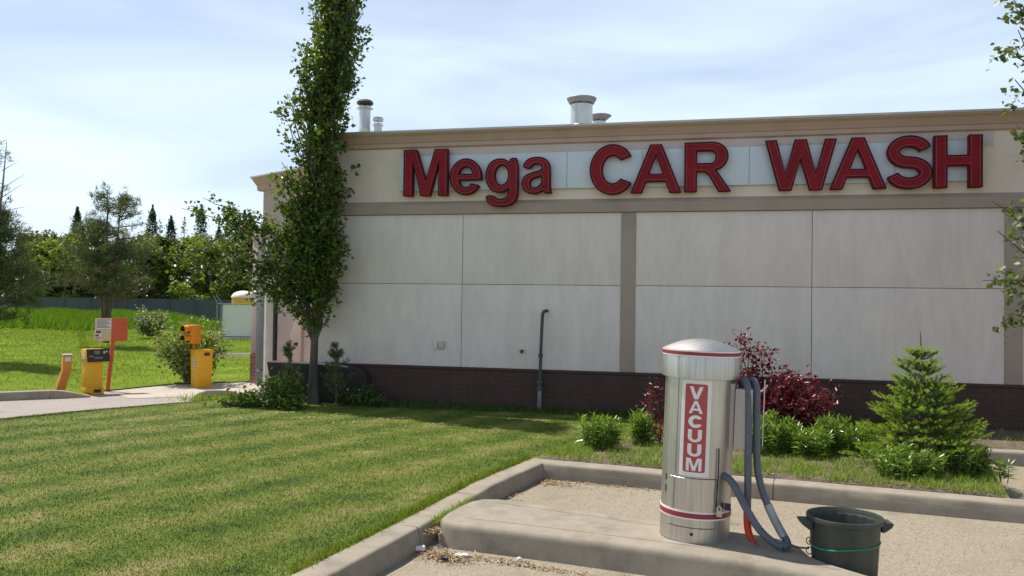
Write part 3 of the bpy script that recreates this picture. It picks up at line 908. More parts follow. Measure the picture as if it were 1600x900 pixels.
SIGN_Y = 12.0
sign = thing('wall_sign', 'car wash sign of dark red channel letters on a pale strip', 'sign', (-0.65, FY, 3.4))
SOFF = tuple(sign.location)
MB().box(-4.64, 3.305, SIGN_Y, FY - 0.006, 3.405, 3.94).build('backing_panel', M['sign_panel'], sign, SOFF, bevel=0.004)
for x in (-2.05, -0.95, 0.52, 2.4):
    MB().box(x, x + 0.006, SIGN_Y - 0.002, SIGN_Y - 0.0002, 3.41, 3.935).build('panel_seam', M['grey_post'], sign, SOFF)
LET = [('M', -4.542, -3.848, 3.316, 4.02), ('e', -3.807, -3.319, 3.322, 3.862), ('g', -3.258, -2.760, 3.135, 3.852), ('a', -2.704, -2.250, 3.325, 3.855),
       ('C', -1.692, -1.077, 3.288, 4.008), ('A', -1.104, -0.406, 3.305, 3.99), ('R', -0.353, 0.274, 3.308, 4.0), ('W', 0.733, 1.653, 3.306, 3.998),
       ('A', 1.571, 2.279, 3.308, 4.0), ('S', 2.290, 2.836, 3.300, 4.004), ('H', 2.865, 3.438, 3.304, 3.995)]
LF = 11.90
for ch, x0, x1, z0, z1 in LET:
    cs_ = glyph(ch, x1 - x0, z1 - z0)
    if ch in 'ag':
        cs_ = [smooth_poly(c) if len(c) > 6 else c for c in cs_]
    cs_ = [place(c, x0, x1, z0, z1) for c in cs_]
    me = fill_mesh('letter', [[(x - SOFF[0], z - SOFF[2]) for x, z in c] for c in cs_], SIGN_Y - LF - 0.012)
    me.transform(Matrix.Translation((0, (LF + 0.012 + SIGN_Y) / 2 - SOFF[1], 0)) @ Matrix.Rotation(R(90), 4, 'X'))
    lo = link('letter', me, M['letter_red'], sign)
    lo['label'] = 'dark red letter ' + ch
    rim, neon = MB(), MB()
    for i, c in enumerate(cs_):
        rim.tube([(x, LF + 0.008, z) for x, z in c], 0.0095, 6, closed=True)
        ccw = area2(c) > 0
        d = -0.024 if (ccw == (i == 0)) else 0.024
        if i > 0: d = 0.024 if ccw else -0.024
        q = ring_offset(c, d)
        neon.tube([(x, LF - 0.004, z) for x, z in q], 0.0036, 5, closed=True)
    rim.build('letter_rim', M['letter_rim'], lo, SOFF, smooth=True)
    neon.build('neon_tube', M['neon'], lo, SOFF, smooth=True)

# ---------------------------------------------------------------- roof vents, wall fittings
def vent(name, x, y, r, z1, cap_r, label, dark=False, flare=True):
    t = thing(name, label, 'roof vent', (x, y, 4.12))
    h = z1 - 4.12
    MB().lathe([(0, 0), (r, 0), (r, h * .55), (r * 1.06, h * .56), (r * 1.06, h * .6), (r, h * .61), (r, h - .12), (0, h - .12)], 24).build('pipe', M['vent'], t, smooth=True)
    cm = M['vent_dark'] if dark else (M['vent_cap'] if flare else M['vent'])
    if flare:
        MB().lathe([(0, h - .02), (cap_r * .6, h - .012), (cap_r * .98, h), (cap_r, h - .012), (r * 1.12, h - .095), (r * .95, h - .10), (0, h - .10)], 24).build('cap', cm, t, smooth=True)
    else:
        MB().lathe([(0, h), (cap_r * .8, h - .005), (cap_r, h - .04), (cap_r, h - .075), (cap_r * .8, h - .08), (0, h - .08)], 24).build('cap', cm, t, smooth=True)
        MB().lathe([(r, h - .17), (cap_r * 1.0, h - .165), (cap_r * 1.0, h - .15), (r, h - .145)], 24).build('collar', M['vent'], t, smooth=True)
    for k in range(4):
        a = k * math.pi / 2 + .4
        MB().box(-.012, .012, -.004, .004, h - .14, h - .06, Matrix.Translation((r * .98 * math.cos(a), r * .98 * math.sin(a), 0)) @ Matrix.Rotation(a + math.pi / 2, 4, 'Z')).build('strap', cm, t)
    return t
vent('roof_vent', -6.33, 14.5, 0.105, 5.49, 0.155, 'tall roof vent pipe with a black cap beside the poplar crown', True, False)
vent('roof_vent', -6.06, 14.5, 0.072, 5.16, 0.10, 'short thin roof vent right of the black capped pipe', False, False)
vent('roof_vent', -2.225, 14.5, 0.195, 5.345, 0.265, 'fat silver roof vent with a flared rain cap above the sign')
vent('roof_vent', -2.13, 16.2, 0.12, 5.42, 0.235, 'lower silver roof vent standing behind the fat one')

wp_ = thing('wall_pipe', 'dark riser pipe with an elbow standing against the wall', 'pipe', (-2.40, FY - 0.11, 0.145))
MB().tube([(0, 0, 0), (0.004, 0, 0.36)], 0.034, 12).build('lower_pipe', M['pipe_galv'], wp_, smooth=True)
MB().lathe([(0.0, .30), (.047, .30), (.050, .33), (.038, .345), (.038, .39), (.050, .405), (.047, .44), (0, .44)], 14).build('coupling', M['pipe'], wp_, smooth=True)
pts = [(0.004, 0, 0.44), (0.012, 0, 0.9), (0.028, 0, 1.36), (0.032, 0.0, 1.415), (0.046, 0.018, 1.45), (0.068, 0.05, 1.462), (0.078, 0.112, 1.462)]
MB().tube(pts, 0.024, 12).build('upper_pipe', M['pipe'], wp_, smooth=True)
MB().lathe([(.024, .78), (.034, .785), (.034, .83), (.024, .835)], 14, M=Matrix.Translation((0.01, 0, 0))).build('coupling', M['pipe'], wp_, smooth=True)

ob_ = thing('outlet_box', 'small electrical outlet boxes side by side low on the wall', 'outlet', (-3.98, FY, 1.06))
MB().box(-.075, -.02, -.045, -.001, -.05, .05).build('switch_box', M['outlet_white'], ob_, bevel=.004)
MB().box(-.005, .085, -.06, -.001, -.045, .065).build('cover', M['outlet_green'], ob_, bevel=.006)
tp = thing('wall_tap', 'tiny dark tap on the wall left of the riser pipe', 'tap', (-2.69, FY, 1.0))
MB().tube([(0, -.001, 0), (0, -.06, 0), (0.005, -.075, -.02)], 0.016, 8).build('spout', M['black'], tp)
MB().box(-.035, .035, -.05, -.03, .015, .025).build('handle', M['black'], tp)

form = MB().prism([(-6.60, .13), (-5.00, .13), (-5.03, .42), (-5.07, .58), (-5.16, .665), (-5.40, .715), (-5.86, .745), (-6.74, .752)][::-1], 'y', 11.80, 11.995)
tb = form.build('dark_form', M['form'], None, bevel=0.03, segs=3)  # unidentified dark object at the wall base, built as a low solid
tag(tb, 'low dark brown tub along the wall base behind the poplar trunk', 'form')

# ---------------------------------------------------------------- vacuum station
VX, VY, VZ = -0.085, 5.755, 0.171
vac = thing('vacuum_station', 'stainless steel vacuum canister with a domed lid on the kerb island', 'vacuum', (VX, VY, VZ), R(-4))
vac.rotation_euler = (R(0.0), R(1.7), R(-4))
VR, CR_ = 0.229, 0.254
MB().lathe([(0, 0), (VR, 0), (VR, 1.09), (0, 1.09)], 72).build('body', M['steel'], vac, smooth=True)
cap = MB().lathe([(VR, 1.068), (CR_, 1.062), (CR_, 1.238), (CR_ - .004, 1.246)], 72).build('lid', M['steel'], vac, smooth=True)
MB().lathe([(CR_ - .004 - .0 * k, 1.246 + .0) if k == 0 else ((CR_ - .004) * (1 - k / 9), 1.246 + .068 * (1 - (1 - k / 9) ** 2)) for k in range(9)] + [(0, 1.314)], 72).build('dome', M['steel'], cap, smooth=True)
def band(r, z0, z1, mat, parent, name, a0=0, a1=2 * math.pi, n=72):
    return MB().lathe([(r - .003, z0), (r, z0), (r, z1), (r - .003, z1)], n, a0, a1).build(name, mat, parent, smooth=True)
band(CR_ + .0015, 1.205, 1.243, M['white_vinyl'], cap, 'white_band')
band(CR_ + .0030, 1.213, 1.235, M['stripe_red'], cap, 'red_band')
band(VR + .0035, 0.150, 0.204, M['white_vinyl'], vac, 'white_band')
band(VR + .0055, 0.161, 0.192, M['stripe_red'], vac, 'red_band')
# service door: slightly proud curved plate with dark gap lines
A = lambda deg: R(-90 + deg)
door = MB().lathe([(VR, .10), (VR + .0022, .102), (VR + .0022, .414), (VR, .416)], 40, A(-42), A(38)).build('door', M['steel'], vac, smooth=True)
for d in (-42.6, 38.4):
    MB().lathe([(VR + .0005, .10), (VR + .0008, .416)], 2, A(d), A(d + .6)).build('door_gap', M['steel_dark'], vac)
MB().lathe([(VR + .0006, .4165), (VR + .0006, .4205)], 40, A(-42), A(38)).build('door_gap', M['steel_dark'], vac)
MB().lathe([(VR + .0006, .0955), (VR + .0006, .0995)], 40, A(-42), A(38)).build('door_gap', M['steel_dark'], vac)
for z in (.30, .375):
    MB().lathe([(VR + .0008, z), (VR + .0032, z + .001), (VR + .0032, z + .043), (VR + .0008, z + .044)], 3, A(-55), A(-52.6)).build('hinge', M['steel_dark'], vac)
MB().tube([(0, -VR + .004, .058), (0, -VR - .003, .058)], .011, 14).build('drain_hole', M['black'], vac)
for dx in (-.135, .06):
    MB().tube([(dx, -math.sqrt(VR**2 - dx**2) + .004, .09 if dx > 0 else .055), (dx, -math.sqrt(VR**2 - dx**2) - .004, .09 if dx > 0 else .055)], .006, 8).build('bolt', M['brass'], vac)
MB().lathe([(VR, .43), (VR + .0035, .431), (VR + .0035, 1.058), (VR, 1.06)], 3, A(-34.2), A(-31.8)).build('body_ridge', M['steel'], vac)  # raised ridge added to catch the bright highlight line
MB().lathe([(CR_, 1.066), (CR_ + .003, 1.067), (CR_ + .003, 1.203), (CR_, 1.204)], 3, A(-31), A(-28.8)).build('lid_ridge', M['steel'], cap)  # ridge added on the lid to carry the same highlight
MB().lathe([(VR + .002, .21), (VR + .0045, .211), (VR + .0045, .413), (VR + .002, .414)], 3, A(-35.2), A(-33)).build('door_ridge', M['steel'], vac)  # ridge added to continue that highlight down the door
# label wrapped on the cylinder
def wrap(me, r):
    """map a flat mesh (x across, y up, z out) onto the cylinder facing -y"""
    bm = bmesh.new(); bm.from_mesh(me)
    xs = [v.co.x for v in bm.verts]
    x = math.floor(min(xs) / .012) * .012
    while x < max(xs):
        bmesh.ops.bisect_plane(bm, geom=bm.verts[:] + bm.edges[:] + bm.faces[:], plane_co=(x, 0, 0), plane_no=(1, 0, 0), dist=1e-6)
        x += .012
    for v in bm.verts:
        a = -math.pi / 2 + v.co.x / VR
        rr = r + v.co.z
        v.co = (rr * math.cos(a), rr * math.sin(a), v.co.y)
    bm.to_mesh(me); bm.free()
    return me
def rrect(x0, x1, y0, y1, r, n=5):
    return arc(x1 - r, y1 - r, r, r, 0, 90, n) + arc(x0 + r, y1 - r, r, r, 90, 180, n) + arc(x0 + r, y0 + r, r, r, 180, 270, n) + arc(x1 - r, y0 + r, r, r, 270, 360, n)
LX = -0.003
lab = link('label_plate', wrap(fill_mesh('label_plate', [rrect(LX - .096, LX + .096, .432, 1.052, .006)], .001), VR + .0012), M['white_vinyl'], vac)
link('label_field', wrap(fill_mesh('label_field', [rrect(LX - .071, LX + .071, .458, 1.028, .014)], .001), VR + .0028), M['label_red'], lab)
yy = 1.012
for ch in 'VACUUM':
    lh = .0815; lw = .098 if ch == 'M' else .088
    cs_ = [place(c, LX - lw / 2, LX + lw / 2, yy - lh, yy) for c in glyph(ch, lw, lh)]
    if ch == 'C': cs_ = [place(arc(.52, .5, .52, .5, 30, 330, 34) + arc(.53, .5, .22, .25, 316, 44, 26), LX - lw / 2, LX + lw / 2, yy - lh, yy)]
    lt = link('letter', wrap(fill_mesh('letter', cs_, .001), VR + .0044), M['white_vinyl'], lab)
    lt['label'] = 'white letter ' + ch
    yy -= .0925
# side bracket, control box, hooks, padlock
MB().box(.195, .232, -.10, .06, .60, 1.035).build('bracket', M['grey_box'], vac, bevel=.003)
bx = MB().box(.236, .345, -.125, .09, .615, 1.005).build('control_box', M['grey_box'], vac, bevel=.006)
MB().tube([(.345, .05, .98), (.40, .05, .985), (.428, .05, 1.02), (.430, .05, 1.03)], .006, 8).build('hose_hook', M['vent'], bx, smooth=True)
MB().box(.412, .419, .03, .06, .62, 1.06).build('hose_bar', M['vent'], bx)
MB().box(.195, .235, -.155, -.125, .22, .26).build('latch', M['steel_dark'], vac)
pl = MB().box(.150, .185, -.215, -.195, .185, .225).build('padlock', M['brass'], vac, bevel=.005)
MB().tube([(.157, -.205, .222), (.157, -.205, .245), (.1675, -.205, .256), (.178, -.205, .245), (.178, -.205, .222)], .004, 8).build('shackle', M['vent'], pl, smooth=True)
MB().tube([(.150, -.190, .62), (.152, -.192, .45), (.146, -.196, .30), (.15, -.19, .24)], .005, 6).build('cable', M['black'], vac, smooth=True)


def spline(pts, step=.008):
    """Catmull-Rom resampled at an even step"""
    P = [Vector(p) for p in pts]
    P = [P[0] * 2 - P[1]] + P + [P[-1] * 2 - P[-2]]
    dense = []
    for i in range(1, len(P) - 2):
        for k in range(24):
            t = k / 24
            a, b, c, d = P[i - 1], P[i], P[i + 1], P[i + 2]
            dense.append(0.5 * ((2 * b) + (c - a) * t + (2 * a - 5 * b + 4 * c - d) * t * t + (3 * b - a - 3 * c + d) * t ** 3))
    dense.append(P[-2])
    res, acc = [dense[0]], 0
    for a, b in zip(dense[:-1], dense[1:]):
        acc += (b - a).length
        if acc >= step:
            res.append(b); acc = 0
    return res


def hose(name, pts, r, parent, mat):
    P = spline(pts, .0065)
    rs = [r * (1.0 if (i // 1) % 2 else 0.9) for i in range(len(P))]
    return MB().tube(P, rs, 12).build(name, mat, parent, smooth=True)
HZ = VZ
hs_ = thing('vacuum_hose', 'ribbed grey hose hung in two long loops from the vacuum', 'hose', (VX, VY, VZ))
# from the canister outlet down to the ground bend
hose('outlet_hose', [(.17, -.14, .435), (.215, -.17, .42), (.26, -.20, .37), (.33, -.225, .24), (.41, -.24, .12), (.50, -.25, .045), (.545, -.25, .030)], .0255, hs_, M['hose'])
hose('hanging_hose', [(.545, -.25, .030), (.575, -.235, .035), (.575, -.20, .055), (.54, -.17, .11), (.475, -.13, .23), (.425, -.11, .36), (.398, -.10, .50), (.392, -.095, .72), (.392, -.085, .95), (.383, -.06, 1.03), (.365, -.02, 1.045), (.355, .03, 1.0)], .0245, hs_, M['hose'])
hose('nozzle_hose', [(.30, .02, .99), (.305, -.05, 1.04), (.318, -.10, 1.045), (.332, -.13, 1.0), (.338, -.14, .85), (.338, -.145, .5), (.336, -.15, .25), (.336, -.15, .185)], .0245, hs_, M['hose'])
P = spline([(.56, -.186, .075), (.53, -.164, .125), (.49, -.138, .20), (.462, -.123, .262)], .01)
MB().tube(P, [.0275] * len(P), 12).build('pale_sleeve', M['hose_sleeve'], hs_, smooth=True)  # lighter grey length on the hanging hose
nzp = [(.336, -.15, .215), (.336, -.15, .15), (.340, -.152, .10), (.352, -.156, .055), (.372, -.162, .022), (.388, -.166, .012)]
mb = MB()
V = []
for i, (x, y, z) in enumerate(nzp):
    wx = [.025, .024, .024, .026, .028, .028][i]; wy = [.025, .024, .022, .018, .014, .011][i]
    for k in range(14):
        a = 2 * math.pi * k / 14
        tilt = i / 5
        V.append((x + wx * math.cos(a), y + wy * math.sin(a) * (1 - .2 * tilt), z + wx * math.cos(a) * .35 * tilt * -1 + wy * math.sin(a) * .0))
F = [(i * 14 + k, i * 14 + (k + 1) % 14, (i + 1) * 14 + (k + 1) % 14, (i + 1) * 14 + k) for i in range(5) for k in range(14)] + [tuple(range(13, -1, -1)), tuple(70 + k for k in range(14))]
mb.add(V, F).build('nozzle', M['nozzle'], hs_, smooth=True)

# ---------------------------------------------------------------- dark green rubbish can
CX, CY = 0.825, 5.50
can = thing('rubbish_can', 'dark green plastic can with two lug handles and a green cord', 'bin', (CX, CY, 0.002), R(8))
nseg = 80
def can_ring(r, z, rib=0.0):
    z *= .935
    return [((r + (rib if (k % 4) < 2 else -rib)) * math.cos(2 * math.pi * k / nseg) if rib else r * math.cos(2 * math.pi * k / nseg),
             (r + (rib if (k % 4) < 2 else -rib)) * math.sin(2 * math.pi * k / nseg) if rib else r * math.sin(2 * math.pi * k / nseg), z) for k in range(nseg)]
rings = [can_ring(.001, 0), can_ring(.180, 0), can_ring(.184, .01, .0012), can_ring(.193, .20, .0012), can_ring(.205, .405, .0012), can_ring(.207, .415), can_ring(.213, .42), can_ring(.224, .423), can_ring(.226, .44),
         can_ring(.224, .452), can_ring(.218, .454), can_ring(.214, .447), can_ring(.206, .40), can_ring(.178, .02), can_ring(.001, .015)]
V = [p for r_ in rings for p in r_]
F = [(i * nseg + k, i * nseg + (k + 1) % nseg, (i + 1) * nseg + (k + 1) % nseg, (i + 1) * nseg + k) for i in range(len(rings) - 1) for k in range(nseg)]
MB().add(V, F).build('body', M['can'], can, smooth=True)
for s_ in (-1, 1):
    poly = [(.205, .335), (.225, .338), (.262, .365), (.276, .386), (.272, .396), (.205, .396)]
    mb = MB()
    V = [(u * s_, y, z) for y in (-.055, .055) for u, z in poly]
    n_ = len(poly)
    mb.add(V, [tuple(range(n_)), tuple(range(2 * n_ - 1, n_ - 1, -1))] + [(i, i + n_, (i + 1) % n_ + n_, (i + 1) % n_) for i in range(n_)])
    mb.build('handle', M['can'], can, bevel=.006)
cord = [(.2005 * math.cos(a) * 1.012, .2005 * math.sin(a) * 1.012, .262 + .022 * math.cos(a) + .004 * math.sin(3 * a)) for a in [2 * math.pi * k / 48 for k in range(48)]]
cd = MB().tube(cord, .0042, 6, closed=True).build('green_cord', M['rope'], None, smooth=True)
cd.parent = can
tether = thing('tether_wire', 'thin wire tether running from the hose bend to the green can', 'wire', (0.46, 5.50, 0.171))
MB().tube(spline([(0.0, 0.0, .03), (.05, -.005, .045), (.10, .0, .035), (.16, .0, .035)], .01), .006, 6).build('wire_strand', M['wire'], tether, smooth=True)
for z in (.085, .025):
    MB().tube([(.158 + .018 * math.cos(a), -.012, z + .022 * math.sin(a)) for a in [2 * math.pi * k / 16 for k in range(16)]], .0035, 6, closed=True).build('wire_ring', M['wire'], tether, smooth=True)

# ---------------------------------------------------------------- pay station, gate, sign, stub post
def facing(x, y, extra=0.0):
    return math.atan2(-x, y) * -1 * -1 + R(extra)     # turns local -y towards the origin, plus extra degrees


ps = thing('pay_station', 'yellow ticket machine with a sloping black console by the drive', 'pay station', (-10.62, 12.66, 0.0), facing(-10.62, 12.66, 21))
MB().box(-.155, .155, -.12, .12, 0.0, .12).build('plinth', M['yellow'], ps, bevel=.006)
MB().box(-.145, .135, -.105, .11, .121, .58).build('cabinet', M['yellow'], ps, bevel=.006)
MB().box(-.10, .125, -.1085, -.1055, .15, .55).build('access_door', M['yellow'], ps, bevel=.001)
MB().prism([(-.155, .582), (-.10, .80), (.12, .80), (.12, .582)][::-1], 'x', -.16, .20).build('head', M['yellow'], ps, bevel=.006)
con = MB()
s0 = Vector((-.02, -.152, .582)); 
def slope(u0, u1, v0, v1, lift=.004, th=.006):
    """panel lying on the sloping face: u across, v up the slope 0..1"""
    a = Vector((0, -.155, .582)); b = Vector((0, -.10, .80)); nrm = Vector((0, -.97, .245))
    vs = []
    for l_ in (lift, lift + th):
        for v in (v0, v1):
            for u in (u0, u1):
                p = a.lerp(b, v) + nrm * l_
                vs.append((u, p.y, p.z))
    return MB().add(vs, [(0, 2, 3, 1), (4, 5, 7, 6), (0, 1, 5, 4), (1, 3, 7, 5), (3, 2, 6, 7), (2, 0, 4, 6)])
cons = slope(-.155, .225, -.03, 1.0, .003, .02).build('console', M['black'], ps)
slope(-.03, .06, .58, .86, .024, .003).build('screen', M['grey_post'], cons)
slope(.12, .15, .62, .80, .024, .003).build('button', M['paper'], cons)
slope(.165, .19, .70, .84, .024, .003).build('button', M['paper'], cons)
slope(-.13, -.05, .36, .46, .024, .003).build('card_slot', M['red_orange'], cons)
slope(-.04, .10, .22, .34, .024, .003).build('coin_tray', M['grey_post'], cons)
MB().box(-.1635, -.1605, -.06, .05, .63, .71).build('side_sticker', M['paper'], ps)
MB().box(-.02, .10, -.1235, -.1205, .035, .095).build('plinth_sticker', M['black'], ps)
MB().tube([(.20, .02, .70), (.30, .02, .70)], .012, 8).build('side_rod', M['paper'], ps)

st = thing('stub_post', 'short bent orange steel post beside the kerb end', 'post', (-10.93, 12.36, 0.10), facing(-10.93, 12.36, 12))
V = []
for x, z, w, dpt in [(-.07, 0, .07, .06), (.0, .27, .072, .06), (.02, .33, .072, .06), (.025, .60, .07, .06)]:
    V += [(x - w, -dpt, z), (x + w, -dpt, z), (x + w, dpt, z), (x - w, dpt, z)]
F = [(i * 4 + j, i * 4 + (j + 1) % 4, i * 4 + 4 + (j + 1) % 4, i * 4 + 4 + j) for i in range(3) for j in range(4)] + [(3, 2, 1, 0), (12, 13, 14, 15)]
MB().add(V, F).build('shaft', M['orange'], st, bevel=.006)
MB().box(-.05, .10, -.07, .07, .602, .615).build('top_plate', M['paper'], st)
MB().box(-.02, .075, -.0645, -.0615, .49, .57).build('sticker', M['paper'], st)

sb = thing('notice_board', 'red orange board on a leaning post with faded notices on its left half', 'sign', (-10.60, 13.10, 0.08), facing(-10.60, 13.10, 3))
MB().box(-.27, .27, -.012, .012, .84, 1.26).build('board', M['red_orange'], sb, bevel=.003).rotation_euler.y = R(-0.5)
mb = MB()
mb.add([(x + dx, y, z) for z, dx in ((-.05, -.045), (.88, .03)) for x, y in ((-.034, .014), (.034, .014), (.034, .07), (-.034, .07))], [(3, 2, 1, 0), (4, 5, 6, 7), (0, 1, 5, 4), (1, 2, 6, 5), (2, 3, 7, 6), (3, 0, 4, 7)])
mb.build('post', M['red_orange'], sb, bevel=.004)
nt_ = MB().box(-.275, -.01, -.0165, -.0125, 1.055, 1.255).build('white_notice', M['paper'], sb)
for k in range(7):
    MB().box(-.255 + .01 * (k % 2), -.03 - .03 * (k % 3), -.0185, -.0168, 1.085 + k * .023, 1.094 + k * .023).build('text_line', M['ink'], nt_)
n2_ = MB().box(-.285, -.155, -.0165, -.0125, .85, 1.05).build('pictogram_notice', M['paper'], sb)
MB().box(-.262, -.18, -.0185, -.0168, .985, 1.035).build('pictogram', M['ink'], n2_)
MB().box(-.272, -.21, -.0185, -.0168, .93, .965).build('pictogram', M['ink'], n2_)
for k in range(3):
    MB().box(-.275, -.20 + .02 * k, -.0185, -.0168, .868 + k * .02, .876 + k * .02).build('text_line', M['ink'], n2_)
n3_ = MB().box(-.15, -.012, -.0165, -.0125, .85, 1.05).build('yellow_notice', M['paper_yellow'], sb)
for k in range(6):
    MB().box(-.14, -.03 - .02 * (k % 2), -.0185, -.0168, .872 + k * .027, .880 + k * .027).build('text_line', M['outlet_green'], n3_)

gt = thing('gate_box', 'yellow barrier gate cabinet with a raised signal at the drive end', 'barrier', (-9.57, 14.34, 0.0), facing(-9.57, 14.34, 24))
MB().add([(x * f, y * f, z) for z, f in ((0, .94), (.735, 1.06)) for x, y in ((-.15, -.15), (.15, -.15), (.15, .15), (-.15, .15))],
         [(3, 2, 1, 0), (4, 5, 6, 7), (0, 1, 5, 4), (1, 2, 6, 5), (2, 3, 7, 6), (3, 0, 4, 7)]).build('cabinet', M['yellow'], gt, bevel=.008)
MB().box(-.02, .085, -.164, -.158, .62, .68).build('vent_plate', M['black'], gt)
sk = MB().box(-.164, -.158, -.07, .02, .36, .60).build('side_sticker', M['paper'], gt)
for k in range(4):
    MB().box(-.1665, -.1643, -.05, .0, .385 + k * .055, .41 + k * .055).build('text_block', M['grey_post'], sk)
MB().box(.158, .23, -.06, .06, .56, .66).build('arm_hub', M['black'], gt, bevel=.01)
MB().box(.20, .24, -.02, .02, .67, .70).build('arm_latch', M['yellow'], gt)
arm_dir = Matrix.Rotation(-gt.rotation_euler.z, 4, 'Z') @ Vector((-0.12, 1.95, -.09))
am = Matrix.Translation((.20, 0, .61)) @ arm_dir.to_track_quat('X', 'Z').to_matrix().to_4x4()
arm = MB().box(0.0, arm_dir.length, -.02, .02, -.04, .035, am).build('arm', M['white_paint'], gt, bevel=.006)
MB().box(-.03, .10, -.03, .03, -.052, .046, am).build('arm_clamp', M['grey_post'], arm)

sg = thing('traffic_signal', 'small amber two lamp signal on a post beside the yellow gate cabinet', 'traffic light', (-9.80, 14.30, 0.0), facing(-9.80, 14.30, -58))
MB().tube([(0, .08, 0), (0, .08, .90)], .028, 10).build('pole', M['orange'], sg, smooth=True)
MB().box(-.11, .11, -.04, .16, .845, 1.205).build('housing', M['signal'], sg, bevel=.012)
for z in (.935, 1.115):
    ln = MB().lathe([(0, 0), (.07, 0), (.072, .008), (0, .012)], 20, M=Matrix.Translation((0, -.041, z)) @ Matrix.Rotation(R(90), 4, 'X')).build('lens', M['lens'], sg, smooth=True)
    Mv = Matrix.Translation((0, -.041, z)) @ Matrix.Rotation(R(90), 4, 'X')
    hv = MB().lathe([(.084, 0), (.086, .13), (.082, .13), (.081, 0)], 20, R(-20), R(200), M=Mv).build('visor', M['signal'], sg, smooth=True)
    MB().lathe([(.0795, .002), (.0795, .126)], 20, R(-18), R(198), M=Mv).build('visor_lining', M['black'], hv, smooth=True)

# ---------------------------------------------------------------- far fence, compound, domed tank
fn = thing('board_fence', 'long dark grey board fence crossing behind the tall grass', 'fence', (-48.5, 60.4, 0.2))
a_, b_ = Vector((-70.0, 58.6)), Vector((-30.0, 62.0))
t_ = (b_ - a_); L_ = t_.length; t_.normalize(); nn_ = Vector((-t_.y, t_.x))
ang = math.atan2(t_.y, t_.x)
FO = tuple(fn.location)
nb = int(L_ / 2.4)
for i in range(nb):
    mb = MB()
    for k in range(14):
        s_ = i * 2.4 + .06 + k * .165
        p = a_ + t_ * s_
        mb.box(0, .155, -.012 + (k % 2) * .008, .012 + (k % 2) * .008, 0, 1.52 - .0006 * s_ * 1.6 + random.uniform(-.012, .012), Matrix.Translation((p.x, p.y, .22)) @ Matrix.Rotation(ang, 4, 'Z'))
    tag(mb.build('board_panel', M['fence'], fn, FO), kind='stuff')
    p = a_ + t_ * (i * 2.4)
    MB().box(-.05, .05, -.06, .04, 0, 1.56, Matrix.Translation((p.x, p.y, .2)) @ Matrix.Rotation(ang, 4, 'Z')).build('post', M['fence'], fn, FO)

cp = thing('slat_compound', 'pale slatted chain link compound wall left of the wing', 'fence', (-17.4, 27.7, 0.25))
CO = tuple(cp.location)
a_, b_ = Vector((-17.62, 27.55)), Vector((-14.4, 28.1))
t_ = (b_ - a_).normalized(); ang = math.atan2(t_.y, t_.x)
L_ = (b_ - a_).length
k = 0
s_ = 0.06
while s_ < L_:
    p = a_ + t_ * s_
    MB().box(0, .098, -.01, .01, 0, 1.27 + .006 * math.sin(k * 3), Matrix.Translation((p.x, p.y, .26)) @ Matrix.Rotation(ang, 4, 'Z')).build('slat', M['fence_white'], cp, CO)
    s_ += .106; k += 1
for s_ in (-.12, .02, 1.9):
    p = a_ + t_ * s_
    MB().tube([(p.x, p.y - .04, .2), (p.x, p.y - .04, 1.62)], .03, 8).build('post', M['pipe_galv'], cp, CO, smooth=True)
    MB().tube([(p.x, p.y - .04, 1.6), (p.x - .22, p.y + .0, 1.88)], .018, 6).build('barb_arm', M['pipe_galv'], cp, CO, smooth=True)
for z in (1.56, .35):
    p, q = a_ - t_ * .12, b_
    MB().tube([(p.x, p.y - .06, z), (q.x, q.y - .06, z)], .018, 6).build('rail', M['pipe_galv'], cp, CO, smooth=True)
tk = thing('domed_tank', 'yellow tank with a white domed roof behind the pale slats', 'tank', (-18.55, 30.6, 0.3))
MB().lathe([(0, 0), (.46, 0), (.46, 1.50), (0, 1.50)], 28).build('tank_body', M['yellow'], tk, smooth=True)
MB().lathe([(0, 1.50), (.49, 1.50), (.49, 1.53)] + [(.48 * math.cos(R(a)), 1.53 + .26 * math.sin(R(a))) for a in (15, 35, 55, 75)] + [(0, 1.79)], 28).build('dome', M['tank_white'], tk, smooth=True)

# ---------------------------------------------------------------- trees
def limb(mb, a, b, r0, r1, n=7, sag=0.0, seg=6, jit=0.02):
    a, b = Vector(a), Vector(b)
    P = []
    for i in range(seg + 1):
        t = i / seg
        p = a.lerp(b, t)
        j = jit * (b - a).length * math.sin(math.pi * t)
        P.append(p + Vector((random.uniform(-j, j), random.uniform(-j, j), -sag * math.sin(math.pi * t))))
    mb.tube(P, [r0 + (r1 - r0) * i / seg for i in range(seg + 1)], n)
    return P


